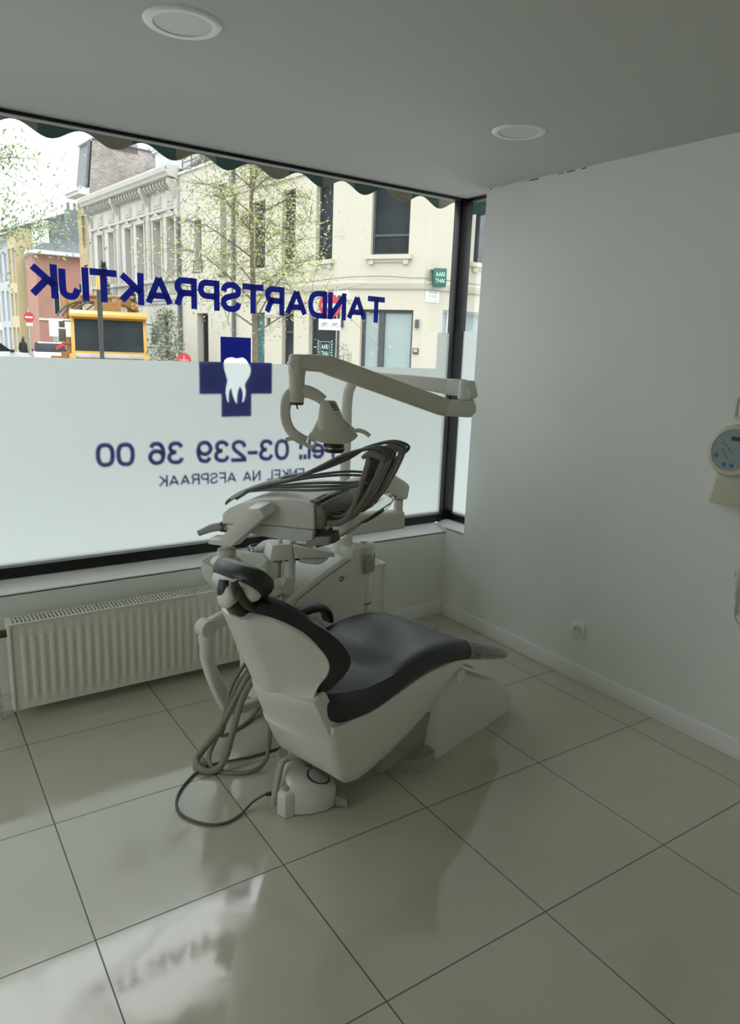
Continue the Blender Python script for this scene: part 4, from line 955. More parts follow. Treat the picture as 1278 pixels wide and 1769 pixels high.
b.tube([F_(*p) for p in cord], .0048, 10, smooth=6); b.build('cord', M['hosedark'], fc)
b = MB()
c0, c1 = Vector(F_(-1.85, -1.268, .046)), Vector(F_(-1.888, -1.244, .042)); dd = (c1 - c0).normalized(); q1 = dd.orthogonal().normalized()
pr = []
for i in range(5): pr += [(.009, i * .009), (.009, i * .009 + .004), (.006, i * .009 + .005), (.006, i * .009 + .008)]
b.lathe(pr, c0, q1, dd.cross(q1), dd, 14); b.build('strain_relief', M['dark'], fc)

# ------------------------------------------------------------------ supply hoses looping to the floor
def hose(lab, pts, r, m):
    b = MB(); o0 = Vector(pts[0]); o0.z = 0
    b.off = o0; b.tube(pts, r, 14, smooth=8)
    o = b.build('supply_hose', M[m], None); o.location = o0; tag(o, lab, 'hose', 'supply hoses hanging behind the chair'); return o
# ------------------------------------------------------------------ supply hoses (world coordinates)
hose('thick grey supply hose making the widest loop on the floor behind the chair', [(-1.70, -.90, .44), (-1.80, -.915, .37), (-1.875, -.90, .23), (-1.905, -.86, .13), (-1.955, -.83, .05), (-2.01, -.86, .016), (-2.015, -.93, .0142), (-1.975, -.965, .016), (-1.935, -.975, .06), (-1.90, -.975, .17), (-1.84, -.955, .31), (-1.73, -.92, .41)], .0135, 'hose')
hose('thinner grey supply hose curling inside the widest loop behind the chair', [(-1.72, -.87, .43), (-1.83, -.875, .32), (-1.885, -.85, .16), (-1.90, -.83, .09), (-1.955, -.865, .03), (-1.97, -.925, .0095), (-1.935, -.99, .0092), (-1.855, -1.035, .0092), (-1.775, -1.02, .03), (-1.735, -.975, .12), (-1.72, -.945, .24), (-1.715, -.935, .33)], .0088, 'hose')
hose('straight hanging grey supply hose beside the swing arm', [(-1.73, -.83, .43), (-1.84, -.85, .32), (-1.875, -.85, .20), (-1.878, -.835, .12), (-1.875, -.80, .06), (-1.80, -.72, .010), (-1.68, -.66, .010), (-1.58, -.58, .03)], .0088, 'hose')

# ------------------------------------------------------------------ street outside
GZ = -0.15
M['asphalt'] = mat('asphalt', (0.30, 0.30, 0.29), 0.85, var=0.12, scale=6)
M['paving'] = mat('pavement_slabs', (0.50, 0.49, 0.46), 0.85, var=0.1, scale=3)
M['creamwall'] = mat('cream_render', (0.50, 0.465, 0.385), 0.9, var=0.02, scale=1.2, bump=.2, bscale=25)
M['palewall'] = mat('pale_render', (0.49, 0.47, 0.41), 0.9, var=0.02, scale=1.2)
M['stucco'] = mat('white_stucco', (0.48, 0.465, 0.43), 0.85, var=0.05, scale=2.5, bump=.5, bscale=14)
M['stucco2'] = mat('stucco_ornament', (0.42, 0.405, 0.37), 0.85, var=0.10, scale=9, bump=.8, bscale=18)
M['yellowbrick'] = brick_mat('yellow_brick', (0.44, 0.33, 0.18), (0.50, 0.38, 0.21), (0.33, 0.27, 0.18), 2.2)
M['oldbrick'] = brick_mat('old_red_brick', (0.27, 0.21, 0.19), (0.40, 0.34, 0.31), (0.46, 0.44, 0.42), 2.6)
M['slate'] = mat('roof_slate', (0.10, 0.11, 0.125), 0.6, var=0.2, scale=20)
M['slatewall'] = mat('slate_mansard', (0.15, 0.165, 0.175), 0.6, var=0.2, scale=14)
M['redwall'] = mat('salmon_red_render', (0.36, 0.19, 0.15), 0.9, var=0.08, scale=1.5)
M['yellowwall'] = mat('yellow_render', (0.50, 0.41, 0.25), 0.9, var=0.04)
M['bluewall'] = mat('pale_blue_render', (0.42, 0.44, 0.46), 0.9, var=0.03)
M['whitewall'] = mat('white_render', (0.52, 0.51, 0.48), 0.9, var=0.03)
M['outtrim'] = mat('white_outdoor_paint', (0.58, 0.58, 0.57), 0.6, var=0.03)
M['darkframe'] = mat('anthracite_window_frame', (0.06, 0.065, 0.07), 0.45, var=0.1)
M['outpane'] = mat('dark_window_pane', (0.03, 0.036, 0.04), 0.4, var=0.3, scale=.9, spec=.06)
M['palepane'] = mat('frosted_shop_pane', (0.30, 0.37, 0.36), 0.15, var=0.12, scale=.8, spec=.7)
M['teal'] = mat('teal_door_paint', (0.05, 0.13, 0.14), 0.4, var=0.08)
M['sidepane'] = mat('curtained_pane', (0.42, 0.44, 0.45), 0.25, var=0.15, scale=2)
M['leaf'] = mat('spring_leaf', (0.29, 0.31, 0.115), 0.7, var=0.25, scale=30)
M['leafgreen'] = mat('green_leaf', (0.22, 0.29, 0.13), 0.7, var=0.3, scale=30)
M['leafdark'] = mat('dark_shrub_leaf', (0.09, 0.12, 0.08), 0.7, var=0.3, scale=30)
M['leafgrey'] = mat('grey_green_leaf', (0.20, 0.22, 0.15), 0.7, var=0.3, scale=30)
M['bark'] = mat('grey_bark', (0.16, 0.135, 0.09), 0.9, var=0.2, scale=20, bump=.5)
M['lorry'] = mat('amber_lorry_paint', (0.58, 0.31, 0.05), 0.35, var=0.04, coat=.3)
M['rust'] = mat('orange_brown_steel', (0.30, 0.16, 0.05), 0.7, var=0.25, scale=6)
M['tyre'] = mat('black_rubber', (0.02, 0.02, 0.02), 0.8)
M['carwhite'] = mat('white_car_paint', (0.66, 0.69, 0.70), 0.25, coat=.5)
M['sign_red'] = mat('sign_red', (0.55, 0.045, 0.04), 0.4)
M['sign_white'] = mat('sign_white', (0.82, 0.83, 0.83), 0.4)
M['amber'] = mat('amber_cap', (0.75, 0.42, 0.06), 0.4)
M['postgreen'] = mat('dark_post_paint', (0.05, 0.055, 0.05), 0.5, var=.1)
M['signgreen'] = mat('dark_green_sign', (0.02, 0.10, 0.085), 0.35)
M['mint'] = mat('mint_lettering', (0.45, 0.72, 0.60), 0.5)
M['coat'] = mat('dark_coat', (0.025, 0.028, 0.035), 0.8)
M['skin'] = mat('skin', (0.45, 0.30, 0.22), 0.6)
M['stripes'] = stripe_mat('red_white_chevrons', (0.5, 0.05, 0.04), (0.75, 0.74, 0.7), 3.2, axis=2)
M['awning'] = stripe_mat('striped_awning_cloth', (0.018, 0.055, 0.045), (0.16, 0.14, 0.10), 2.35)

b = MB(); b.box(-40, 60, .6, 130, GZ - .2, GZ); struct(b.build('street', M['asphalt'], smooth=False))
b = MB(); b.box(-40, 60, .2, 2.3, GZ - .2, -.03); struct(b.build('pavement', M['paving'], smooth=False))

class Fac:
    """facade frame: s along the wall, n outwards, z up"""
    def __init__(s, O, D):
        s.O = Vector(O); s.D = Vector(D).normalized(); s.N = Vector((-s.D.y, s.D.x, 0))
    def P(s, a, n, z): return s.O + s.D * a + s.N * n + Vector((0, 0, z))
def wall_with_holes(mb, F, s0, s1, z0, z1, holes, rev=.18, mi=0):
    ss = sorted({s0, s1} | {h[0] for h in holes} | {h[1] for h in holes}); zs = sorted({z0, z1} | {h[2] for h in holes} | {h[3] for h in holes})
    ss = [s for s in ss if s0 <= s <= s1]; zs = [z for z in zs if z0 <= z <= z1]
    for a, c in zip(ss, ss[1:]):
        for e, g in zip(zs, zs[1:]):
            sm, zm = (a + c) / 2, (e + g) / 2
            if any(h[0] < sm < h[1] and h[2] < zm < h[3] for h in holes): continue
            mb.quad(F.P(a, 0, e), F.P(c, 0, e), F.P(c, 0, g), F.P(a, 0, g), mi)
    for a, c, e, g in holes:
        for p, q in (((a, e), (c, e)), ((c, e), (c, g)), ((c, g), (a, g)), ((a, g), (a, e))):
            mb.quad(F.P(p[0], 0, p[1]), F.P(q[0], 0, q[1]), F.P(q[0], -rev, q[1]), F.P(p[0], -rev, p[1]), mi)
def fbox(mb, F, s0, s1, n0, n1, z0, z1, mi=0):
    mb.obox(F.P(s0, n0, z0), F.D * (s1 - s0), F.N * (n1 - n0), (0, 0, z1 - z0), mi)
def add_window(F, par, off, s0, s1, z0, z1, rev=.18, fr='darkframe', pane='outpane', t=.06, transom=None, mull=None, name='window'):
    b = MB(off)
    fbox(b, F, s0, s0 + t, -rev - .02, -rev + .05, z0, z1); fbox(b, F, s1 - t, s1, -rev - .02, -rev + .05, z0, z1)
    fbox(b, F, s0 + t, s1 - t, -rev - .02, -rev + .05, z0, z0 + t); fbox(b, F, s0 + t, s1 - t, -rev - .02, -rev + .05, z1 - t, z1)
    if transom: fbox(b, F, s0 + t, s1 - t, -rev - .02, -rev + .04, transom - t / 2, transom + t / 2)
    if mull: fbox(b, F, mull - t / 2, mull + t / 2, -rev - .02, -rev + .04, z0 + t, z1 - t)
    w = b.build(name, M[fr], par, smooth=False)
    b = MB(off); b.quad(F.P(s0 + t, -rev + .01, z0 + t), F.P(s1 - t, -rev + .01, z0 + t), F.P(s1 - t, -rev + .01, z1 - t), F.P(s0 + t, -rev + .01, z1 - t))
    b.build('pane', M[pane], w, smooth=False); return w

# --- cream corner building with the chamfered shop door
C1 = Vector((8.265, 14.14, 0)); C2 = Vector((9.435, 12.314, 0)); D1v = Vector((-.0908, .9959, 0))
FL = Fac(C1, D1v); FCH = Fac(C2, C1 - C2); LCH = (C1 - C2).length; FR = Fac(C2 + Vector((7, .07, 0)), (-1, -.01, 0)); LR = 7.0
HB = 8.6; SP = 6.45
bld = empty('corner_building', ((C1 + C2) / 2) * 1.0 + Vector((0, 0, GZ)), 'cream corner building with chamfered shop entrance across the street', 'building')
off = bld.location
hl = [(.88, 1.69, 4.11, 6.21), (2.77, 3.51, 4.10, 6.26), (4.49, 5.32, 4.08, 6.15), (.60, 1.97, 0.25, 2.66), (2.79, 3.46, -.1, 2.72), (4.51, 5.25, -.1, 2.71)]
hc_ = [(LCH - 1.68, LCH - .58, 4.16, 6.0), (LCH - 1.90, LCH - .35, GZ, 2.74)]
hr_ = [(LR - 2.75, LR - 1.69, 4.11, 6.0), (LR - 3.0, LR - .70, .6, 2.79)]
b = MB(off)
wall_with_holes(b, FL, 0, SP, GZ, HB, hl); wall_with_holes(b, FCH, 0, LCH, GZ, HB, hc_); wall_with_holes(b, FR, 0, LR, GZ, HB, hr_)
b.poly([FR.P(0, 0, HB), FR.P(LR, 0, HB), FCH.P(LCH, 0, HB), FL.P(SP, 0, HB), FL.P(SP, -9, HB), FR.P(0, -12, HB)])
b.quad(FL.P(SP, 0, GZ), FL.P(SP, -9, GZ), FL.P(SP, -9, HB), FL.P(SP, 0, HB)); b.quad(FR.P(0, 0, GZ), FR.P(0, -12, GZ), FR.P(0, -12, HB), FR.P(0, 0, HB))
b.build('wall', M['creamwall'], bld, smooth=False)
b = MB(off)
for F, a, c in ((FL, 0, SP), (FCH, 0, LCH), (FR, 0, LR)):
    b.rings([[F.P(a - .03, n, z) for n, z in ((-.01, 3.28), (.05, 3.28), (.07, 3.33), (.10, 3.42), (.10, 3.46), (-.01, 3.5))], [F.P(c + .03, n, z) for n, z in ((-.01, 3.28), (.05, 3.28), (.07, 3.33), (.10, 3.42), (.10, 3.46), (-.01, 3.5))]])
b.build('belt_course', M['creamwall'], bld, smooth=False)
b = MB(off)
for F, a, c in ((FL, 0, SP), (FCH, 0, LCH), (FR, 0, LR)):
    fbox(b, F, a, c, -.01, .10, 6.72, 6.84); fbox(b, F, a, c, -.01, .06, 6.55, 6.72)
b.build('cornice', M['creamwall'], bld, smooth=False)
for F, hs, ups in ((FL, hl, 3), (FCH, hc_, 1), (FR, hr_, 1)):
    for i, h in enumerate(hs):
        if i < ups:
            b = MB(off); fbox(b, F, h[0] - .12, h[1] + .12, -.1, .12, h[2] - .11, h[2]); fbox(b, F, h[0] - .02, h[0] + .12, -.01, .08, h[2] - .24, h[2] - .11); fbox(b, F, h[1] - .12, h[1] + .02, -.01, .08, h[2] - .24, h[2] - .11); fbox(b, F, h[0] + .12, h[1] - .12, -.01, .05, h[2] - .19, h[2] - .11)
            b.build('window_sill', M['creamwall'], bld, smooth=False)
            add_window(F, bld, off, *h, transom=h[2] + .52 if F is FCH else None, mull=None)
add_window(FL, bld, off, *hl[3], name='shop_window'); add_window(FL, bld, off, *hl[4], transom=2.1); 
add_window(FL, bld, off, *hl[5], pane='teal', fr='teal', name='street_door')
wd_ = add_window(FCH, bld, off, *hc_[1], pane='palepane', mull=LCH - .35 - .60, t=.09, name='shop_entrance')
b = MB(off); fbox(b, FCH, LCH - 1.02, LCH - .86, -.2, -.10, GZ, 2.66); b.build('door_post', M['darkframe'], wd_, smooth=False)
add_window(FR, bld, off, *hr_[1], pane='palepane', fr='outtrim', mull=LR - 1.0)
# shop lettering on the panes
b = MB(off)
o = FL.P(1.52, -.15, 1.45); X = -FL.D
text_on(b, 'AARI', FL.P(1.52, -.155, 1.62), X, (0, 0, 1), .34, .14, .01); text_on(b, 'THAI', FL.P(1.52, -.155, 1.42), X, (0, 0, 1), .34, .14, .01)
for s0, s1, z0, z1 in ((1.58, 1.59, 1.34, 1.84), (1.10, 1.11, 1.34, 1.84), (1.10, 1.59, 1.34, 1.35), (1.10, 1.59, 1.83, 1.84)): fbox(b, FL, s0, s1, -.16, -.155, z0, z1)
for i in range(7):
    for sg, sx_ in ((1, 1.63), (-1, 1.05)):
        z = 1.33 + i * .08; q = sx_ + sg * .015 * (i % 2)
        b.poly([FL.P(q, -.156, z), FL.P(q + sg * .07, -.156, z + .03), FL.P(q + sg * .09, -.156, z + .075), FL.P(q + sg * .03, -.156, z + .05)])
b.build('shop_window_lettering', M['mint'], bld, smooth=False)
b = MB(off); text_on(b, 'AARI', FL.P(4.82, -.155, 1.62), X, (0, 0, 1), .2, .09, .01); text_on(b, 'THAI', FL.P(4.82, -.155, 1.49), X, (0, 0, 1), .2, .09, .01)
for s0, s1, z0, z1 in ((4.86, 4.87, 1.4, 1.78), (4.57, 4.58, 1.4, 1.78), (4.57, 4.87, 1.4, 1.41), (4.57, 4.87, 1.77, 1.78)): fbox(b, FL, s0, s1, -.16, -.155, z0, z1)
b.build('door_lettering', M['mint'], bld, smooth=False)
# wall lamps and plaque
for F, s, z in ((FL, 4.2, 2.42), (FL, .3, 2.35), (FCH, LCH - 2.03, 2.38)):
    b = MB(off); fbox(b, F, s - .045, s + .045, 0, .09, z - .11, z + .11); b.build('wall_lamp', M['darkframe'], bld, bevel=.01)
b = MB(off); fbox(b, FCH, LCH - 2.10, LCH - 1.94, 0, .03, 1.58, 1.74); pq = b.build('plaque', M['darkframe'], bld, bevel=.006)
b = MB(off)
for z in (1.64, 1.67, 1.70): fbox(b, FCH, LCH - 2.07, LCH - 1.97, .03, .033, z, z + .012)
b.build('plaque_lines', M['sign_white'], pq, smooth=False)
b = MB(off); fbox(b, FR, LR - .52, LR - .06, 0, .02, 2.96, 3.24); sp_ = b.build('street_name_plate', M['sign_white'], bld)
b = MB(off); text_on(b, 'STATIE', FR.P(LR - .15, .022, 3.07), -FR.D, (0, 0, 1), .28, .075, .01)
for z0, s0, s1 in ((3.19, .12, .30), (3.19, .34, .46), (3.0, .12, .26), (3.0, .32, .46)): fbox(b, FR, LR - s1, LR - s0, .02, .022, z0, z0 + .018)
for s0, s1, z0, z1 in ((.075, .08, 2.975, 3.225), (.50, .505, 2.975, 3.225), (.075, .505, 2.975, 2.98), (.075, .505, 3.22, 3.225)): fbox(b, FR, LR - s1, LR - s0, .02, .022, z0, z1)
b.build('plate_lettering', M['panelgrey'], sp_, smooth=False)
b = MB(off); fbox(b, FL, .02, .75, 0, .02, 2.98, 3.24); sp_ = b.build('street_name_plate', M['sign_white'], bld)
b = MB(off)
for s0, s1, z0 in ((.08, .30, 3.10), (.34, .52, 3.10), (.16, .56, 3.03)): fbox(b, FL, s0, s1, .02, .022, z0, z0 + .03)
b.build('plate_lettering', M['panelgrey'], sp_, smooth=False)
b = MB(off); fbox(b, FL, SP - .05, SP + .06, 0, .11, GZ, 7.4); b.build('drainpipe', M['slate'], bld)
b = MB(off); b.tube([FL.P(SP, .12, 3.36), FL.P(4, .12, 3.50), FL.P(2, .12, 3.53), FL.P(.05, .12, 3.58), FCH.P(LCH * .5, .12, 3.60), FCH.P(.3, .12, 3.55), FR.P(LR - .3, .12, 3.56), FR.P(LR - 3, .12, 3.5)], .012, 6, smooth=3); b.build('cable', M['print'], bld)
# projecting shop sign
sg = empty('shop_sign', FR.P(LR - .30, .30, 3.35), 'dark green box sign lettered AARI THAI above the street plate', 'shop sign')
so_ = sg.location; ax = Vector((.86, -.51, 0)); ay = Vector((.51, .86, 0))
b = MB(so_); o = so_ - ax * .2 - ay * .10 + Vector((0, 0, .0)); b.obox(o, ax * .34, ay * .34, (0, 0, .46)); bx_ = b.build('box', M['signgreen'], sg, bevel=.012)
b = MB(so_); text_on(b, 'AARI', o + ax * .05 - ay * .004 + Vector((0, 0, .25)), ax, (0, 0, 1), .24, .11, .012); text_on(b, 'THAI', o + ax * .05 - ay * .004 + Vector((0, 0, .09)), ax, (0, 0, 1), .24, .11, .012); b.build('sign_lettering', M['mint'], bx_, smooth=False)
b = MB(so_); b.obox(o - ax * .05 + ay * .17, ax * .06, ay * .16, (0, 0, .03)); b.obox(o - ax * .05 + ay * .17 + Vector((0, 0, .43)), ax * .06, ay * .16, (0, 0, .03)); b.build('bracket', M['metal'], sg)

# --- pale plastered house
hs = [(7.03, 7.48, 4.04, 7.0), (8.91, 9.46, 4.28, 6.04), (8.46, 9.35, GZ, 2.74)]
S2 = 10.66
bd = empty('plastered_house', FL.P((SP + S2) / 2, -.1, GZ), 'narrow pale plastered house between the cream corner and the ornate row', 'building')
off = bd.location; b = MB(off); wall_with_holes(b, FL, SP + .02, S2 - .02, GZ, 7.75, hs, .3)
b.quad(FL.P(SP, 0, 7.75), FL.P(S2, 0, 7.75), FL.P(S2, -9, 7.75), FL.P(SP, -9, 7.75)); b.quad(FL.P(S2, 0, GZ), FL.P(S2, -9, GZ), FL.P(S2, -9, 7.75), FL.P(S2, 0, 7.75)); b.build('wall', M['palewall'], bd, smooth=False)
b = MB(off); fbox(b, FL, SP, S2, -.2, .06, 7.75, 7.83); b.build('coping', M['outtrim'], bd, smooth=False)
add_window(FL, bd, off, *hs[0], rev=.3); add_window(FL, bd, off, *hs[1], rev=.3); add_window(FL, bd, off, *hs[2], rev=.3, pane='outpane', mull=8.95, name='street_door')
b = MB(off); fbox(b, FL, 6.95, 7.56, -.1, .08, 3.96, 4.04); b.build('window_sill', M['darkframe'], bd, smooth=False)
b = MB(off)
for z in (4.20, 4.60): fbox(b, FL, 8.85, 9.55, .0, .03, z, z + .035)
for s in (8.85, 9.52): fbox(b, FL, s, s + .035, 0, .03, 4.2, 4.635)
b.build('balcony_rail', M['darkframe'], bd, smooth=False)
b = MB(off)
for s in [SP + .3 + i * .75 for i in range(6)]: fbox(b, FL, s, s + .03, -.1, -.07, 7.83, 8.5)
fbox(b, FL, SP + .3, S2 - .1, -.1, -.07, 8.47, 8.5); fbox(b, FL, SP + .3, S2 - .1, -.1, -.07, 8.15, 8.18); b.build('terrace_rail', M['darkframe'], bd, smooth=False)
b = MB(off); fbox(b, FL, SP + .5, S2 - .1, -5, -2.2, 7.75, 10.3); b.build('set_back_attic', M['slatewall'], bd, smooth=False)
b = MB(off); fbox(b, FL, S2 - .05, S2 + .10, .0, .13, GZ, 6.3); b.build('drainpipe', M['slate'], bd)

# --- ornate white stucco row
S3 = 20.45
px_up = [(11.05, 11.75), (12.3, 13.05), (14.0, 14.75), (15.35, 16.0), (17.35, 18.0), (18.75, 19.4)]
ho = [(a, c, 4.15, 6.35) for a, c in px_up] + [(11.9, 13.0, .9, 2.75), (15.0, 16.1, .9, 2.75), (17.4, 18.2, GZ, 2.75)]
bo_ = empty('ornate_row_house', FL.P((S2 + S3) / 2, -.1, GZ), 'white ornate stucco row with heavy bracketed cornice', 'building')
off = bo_.location; b = MB(off); wall_with_holes(b, FL, S2 + .02, S3 - .02, GZ, 8.0, ho, .32)
b.quad(FL.P(S2, 0, 8), FL.P(S3, 0, 8), FL.P(S3, -8, 8), FL.P(S2, -8, 8)); b.build('wall', M['stucco'], bo_, smooth=False)
for i, h in enumerate(ho):
    w = add_window(FL, bo_, off, *h, rev=.32, fr='outtrim', pane='sidepane' if i == 4 else 'outpane', t=.07, transom=h[2] + 1.5 if i < 6 else None, name='window' if i != 8 else 'street_door')
b = MB(off)
cor = [(-.01, 7.62), (.10, 7.62), (.14, 7.66), (.42, 7.70), (.46, 7.78), (.54, 7.84), (.58, 7.98), (.58, 8.04), (-.01, 8.10)]
b.rings([[FL.P(S2 + .02, n, z) for n, z in cor], [FL.P(S3, n, z) for n, z in cor]]); b.build('cornice', M['stucco'], bo_, smooth=False)
b = MB(off); s = S2 + .14
while s < S3 - .1:
    b.rings([[FL.P(s, n, z) for n, z in ((0, 7.64), (.30, 7.64), (.30, 7.54), (.20, 7.42), (.06, 7.38), (0, 7.30))], [FL.P(s + .12, n, z) for n, z in ((0, 7.64), (.30, 7.64), (.30, 7.54), (.20, 7.42), (.06, 7.38), (0, 7.30))]]); s += .30
b.build('modillions', M['stucco2'], bo_, smooth=False)
b = MB(off)
for s in (S2 + .12, 13.45, 16.7, S3 - .25): 
    fbox(b, FL, s - .12, s + .20, 0, .09, 3.95, 7.3); fbox(b, FL, s - .02, s + .10, .09, .11, 4.3, 6.4)
    b.rings([[FL.P(s - .04, n, z) for n, z in ((0, 7.62), (.4, 7.62), (.38, 7.45), (.22, 7.15), (.1, 6.95), (0, 6.95))], [FL.P(s + .14, n, z) for n, z in ((0, 7.62), (.4, 7.62), (.38, 7.45), (.22, 7.15), (.1, 6.95), (0, 6.95))]])
b.build('pilasters', M['stucco2'], bo_, smooth=False)
b = MB(off)
fbox(b, FL, S2 + .02, S3, 0, .10, 6.62, 6.72); fbox(b, FL, S2 + .02, S3, 0, .14, 3.98, 4.12); fbox(b, FL, S2 + .02, S3, 0, .10, 3.28, 3.46); fbox(b, FL, S2 + .02, S3, 0, .05, 3.14, 3.28)
for a, c in px_up:
    fbox(b, FL, a - .10, a, 0, .06, 4.12, 6.4); fbox(b, FL, c, c + .10, 0, .06, 4.12, 6.4); fbox(b, FL, a - .14, c + .14, 0, .09, 6.38, 6.50)
    b.rings([[FL.P(a + .1, n, 6.5) for n in (0, .10)] + [FL.P((a + c) / 2, .10, 6.66)] + [FL.P((a + c) / 2, 0, 6.66)], [FL.P(c - .1, n, 6.5) for n in (0, .10)] + [FL.P((a + c) / 2 + .01, .10, 6.66)] + [FL.P((a + c) / 2 + .01, 0, 6.66)]])
    fbox(b, FL, a - .02, c + .02, 0, .03, 6.80, 7.22); fbox(b, FL, a + .08, c - .08, .03, .05, 6.9, 7.12)
    fbox(b, FL, a - .05, c + .05, 0, .05, 3.52, 3.92)
    for q in range(4): fbox(b, FL, a + .05 + q * (c - a - .1) / 4, a + .05 + (q + .5) * (c - a - .1) / 4, .05, .08, 3.56, 3.88)
b.build('stucco_mouldings', M['stucco2'], bo_, smooth=False)
b = MB(off)
b.poly([FL.P(S2 + .3, -.4, 8.05), FL.P(S3, -.4, 8.05), FL.P(S3, -3, 10.0), FL.P(S2 + .3, -3, 10.0)]); b.quad(FL.P(S2 + .3, -.4, 8.05), FL.P(S2 + .3, -6, 8.05), FL.P(S2 + .3, -6, 10), FL.P(S2 + .3, -3, 10)); b.quad(FL.P(S2 + .3, -3, 10), FL.P(S3, -3, 10), FL.P(S3, -6, 10), FL.P(S2 + .3, -6, 10)); b.build('roof', M['slate'], bo_, smooth=False)
b = MB(off)
fbox(b, FL, 11.6, 14.0, -2.2, -.55, 8.05, 9.25); fbox(b, FL, 11.45, 14.15, -2.3, -.40, 9.25, 9.40); fbox(b, FL, 11.5, 14.1, -2.3, -.45, 9.15, 9.25); dm_ = b.build('dormer', M['outtrim'], bo_, smooth=False)
b = MB(off)
for s in (11.75, 12.5, 13.3): fbox(b, FL, s, s + .5, -.56, -.54, 8.25, 9.05)
b.build('dormer_panes', M['sidepane'], dm_, smooth=False)

# --- tall yellow brick house with exposed old brick gable
S4 = 22.15
bt_ = empty('tall_brick_house', FL.P((S3 + S4) / 2, -.1, GZ), 'tall yellow brick house with slate mansard and bare brick side gable', 'building')
off = bt_.location
ht = [(21.0, 21.6, 6.0, 7.5), (21.0, 21.6, 3.6, 5.2), (21.0, 21.6, .6, 2.7)]
b = MB(off); wall_with_holes(b, FL, S3 + .02, S4, GZ, 8.5, ht, .2); b.quad(FL.P(S4, 0, GZ), FL.P(S4, -8, GZ), FL.P(S4, -8, 8.5), FL.P(S4, 0, 8.5)); b.build('wall', M['yellowbrick'], bt_, smooth=False)
g_ = [(-.02, GZ), (-8.5, GZ), (-8.5, 10.6), (-5.0, 10.75), (-.30, 10.80), (-.05, 8.5)]
b = MB(off); b.rings([[FL.P(S3 + .02, n, z) for n, z in g_], [FL.P(S3 + .3, n, z) for n, z in g_]]); b.build('gable', M['oldbrick'], bt_, smooth=False)
b = MB(off); b.quad(FL.P(S3 + .02, .04, 8.6), FL.P(S4, .04, 8.6), FL.P(S4, -.26, 10.78), FL.P(S3 + .02, -.26, 10.78)); b.quad(FL.P(S3 + .02, -.26, 10.78), FL.P(S4, -.26, 10.78), FL.P(S4, -8, 10.6), FL.P(S3 + .02, -8, 10.6)); b.quad(FL.P(S4, .04, 8.6), FL.P(S4, -8, 8.6), FL.P(S4, -8, 10.6), FL.P(S4, -.26, 10.78)); b.build('mansard', M['slatewall'], bt_, smooth=False)
b = MB(off); fbox(b, FL, S3 + .02, S4 + .2, -.1, .45, 8.32, 8.46); fbox(b, FL, S3 + .02, S4 + .25, -.1, .55, 8.46, 8.64); fbox(b, FL, S3 + .02, S4 + .06, -.4, -.12, 10.74, 10.88); b.build('cornice', M['outtrim'], bt_, smooth=False)
b = MB(off); b.obox(FL.P(S3 - .0, .04, 8.62), FL.D * .2, Vector(FL.P(0, -.27, 2.16)) - Vector(FL.P(0, 0, 0)), FL.N * .09); b.obox(FL.P(S3 - .03, -.26, 10.80), FL.D * .4, Vector(FL.P(0, -8.0, -.12)) - Vector(FL.P(0, 0, 0)), (0, 0, .07)); b.build('verge', M['slate'], bt_, smooth=False)
for h in ht: add_window(FL, bt_, off, *h, rev=.2, fr='outtrim')
for n0, n1 in ((-2.5, -1.45), (-4.3, -3.2)):
    b = MB(off); fbox(b, FL, S3 + .02, S3 + .5, n0, n1, 10.5, 11.0)
    for q in range(4): b.lathe([(.10, 0), (.09, .26), (.11, .3)], FL.P(S3 + .25, n0 + .15 + q * .25, 11.0), n=10)
    b.build('chimney', M['oldbrick'], bt_, smooth=False)

# --- further row on the far left, seen end on
def far_house(name, lab, F, s0, s1, z1, wall, rows, extra=None, dep=8):
    e = empty(name, F.P((s0 + s1) / 2, -.1, GZ), lab, 'building'); off = e.location
    n = max(1, round((s1 - s0) / 1.25)); hh = []
    for z0, zt in rows:
        for k in range(n):
            c = s0 + (k + .5) * (s1 - s0) / n; hh.append((c - .32, c + .32, z0, zt))
    b = MB(off); wall_with_holes(b, F, s0 + .02, s1 - .02, GZ, z1, hh, .15); b.quad(F.P(s0, 0, GZ), F.P(s0, -dep, GZ), F.P(s0, -dep, z1), F.P(s0, 0, z1)); b.quad(F.P(s0, 0, z1), F.P(s1, 0, z1), F.P(s1, -dep, z1), F.P(s0, -dep, z1)); b.build('wall', M[wall], e, smooth=False)
    for h in hh: add_window(F, e, off, *h, rev=.15, fr='outtrim')
    b = MB(off); fbox(b, F, s0, s1, 0, .4, z1 - .12, z1 + .06); b.build('cornice', M['outtrim'], e, smooth=False)
    b = MB(off); b.quad(F.P(s0, 0, z1), F.P(s1, 0, z1), F.P(s1, -dep / 2, z1 + 1.6), F.P(s0, -dep / 2, z1 + 1.6)); b.poly([F.P(s0, 0, z1), F.P(s0, -dep / 2, z1 + 1.6), F.P(s0, -dep, z1)]); b.build('roof', M['slate'], e, smooth=False)
    return e, off
FF = Fac((5.95, 44.6, 0), (-.0908, .9959, 0))
far_house('terraced_house', 'narrow yellow house beyond the red corner house', FF, 5.3, 7.2, 8.4, 'yellowwall', [(5.0, 7.2), (2.9, 4.4), (.2, 2.2)])
far_house('terraced_house', 'pale blue narrow house left of the yellow one', FF, 7.22, 9.8, 7.9, 'bluewall', [(5.2, 7.0), (2.6, 4.6), (0, 2.2)])
far_house('terraced_house', 'white house at the far end of the row, behind the left tree', FF, 9.82, 14.5, 7.6, 'whitewall', [(5.0, 6.8), (2.5, 4.3), (0, 2.0)])
far_house('terraced_house', 'last greyish house furthest down the street at the left edge', FF, 14.52, 24, 8.4, 'whitewall', [(5.3, 7.1), (2.5, 4.3), (0, 2.0)])
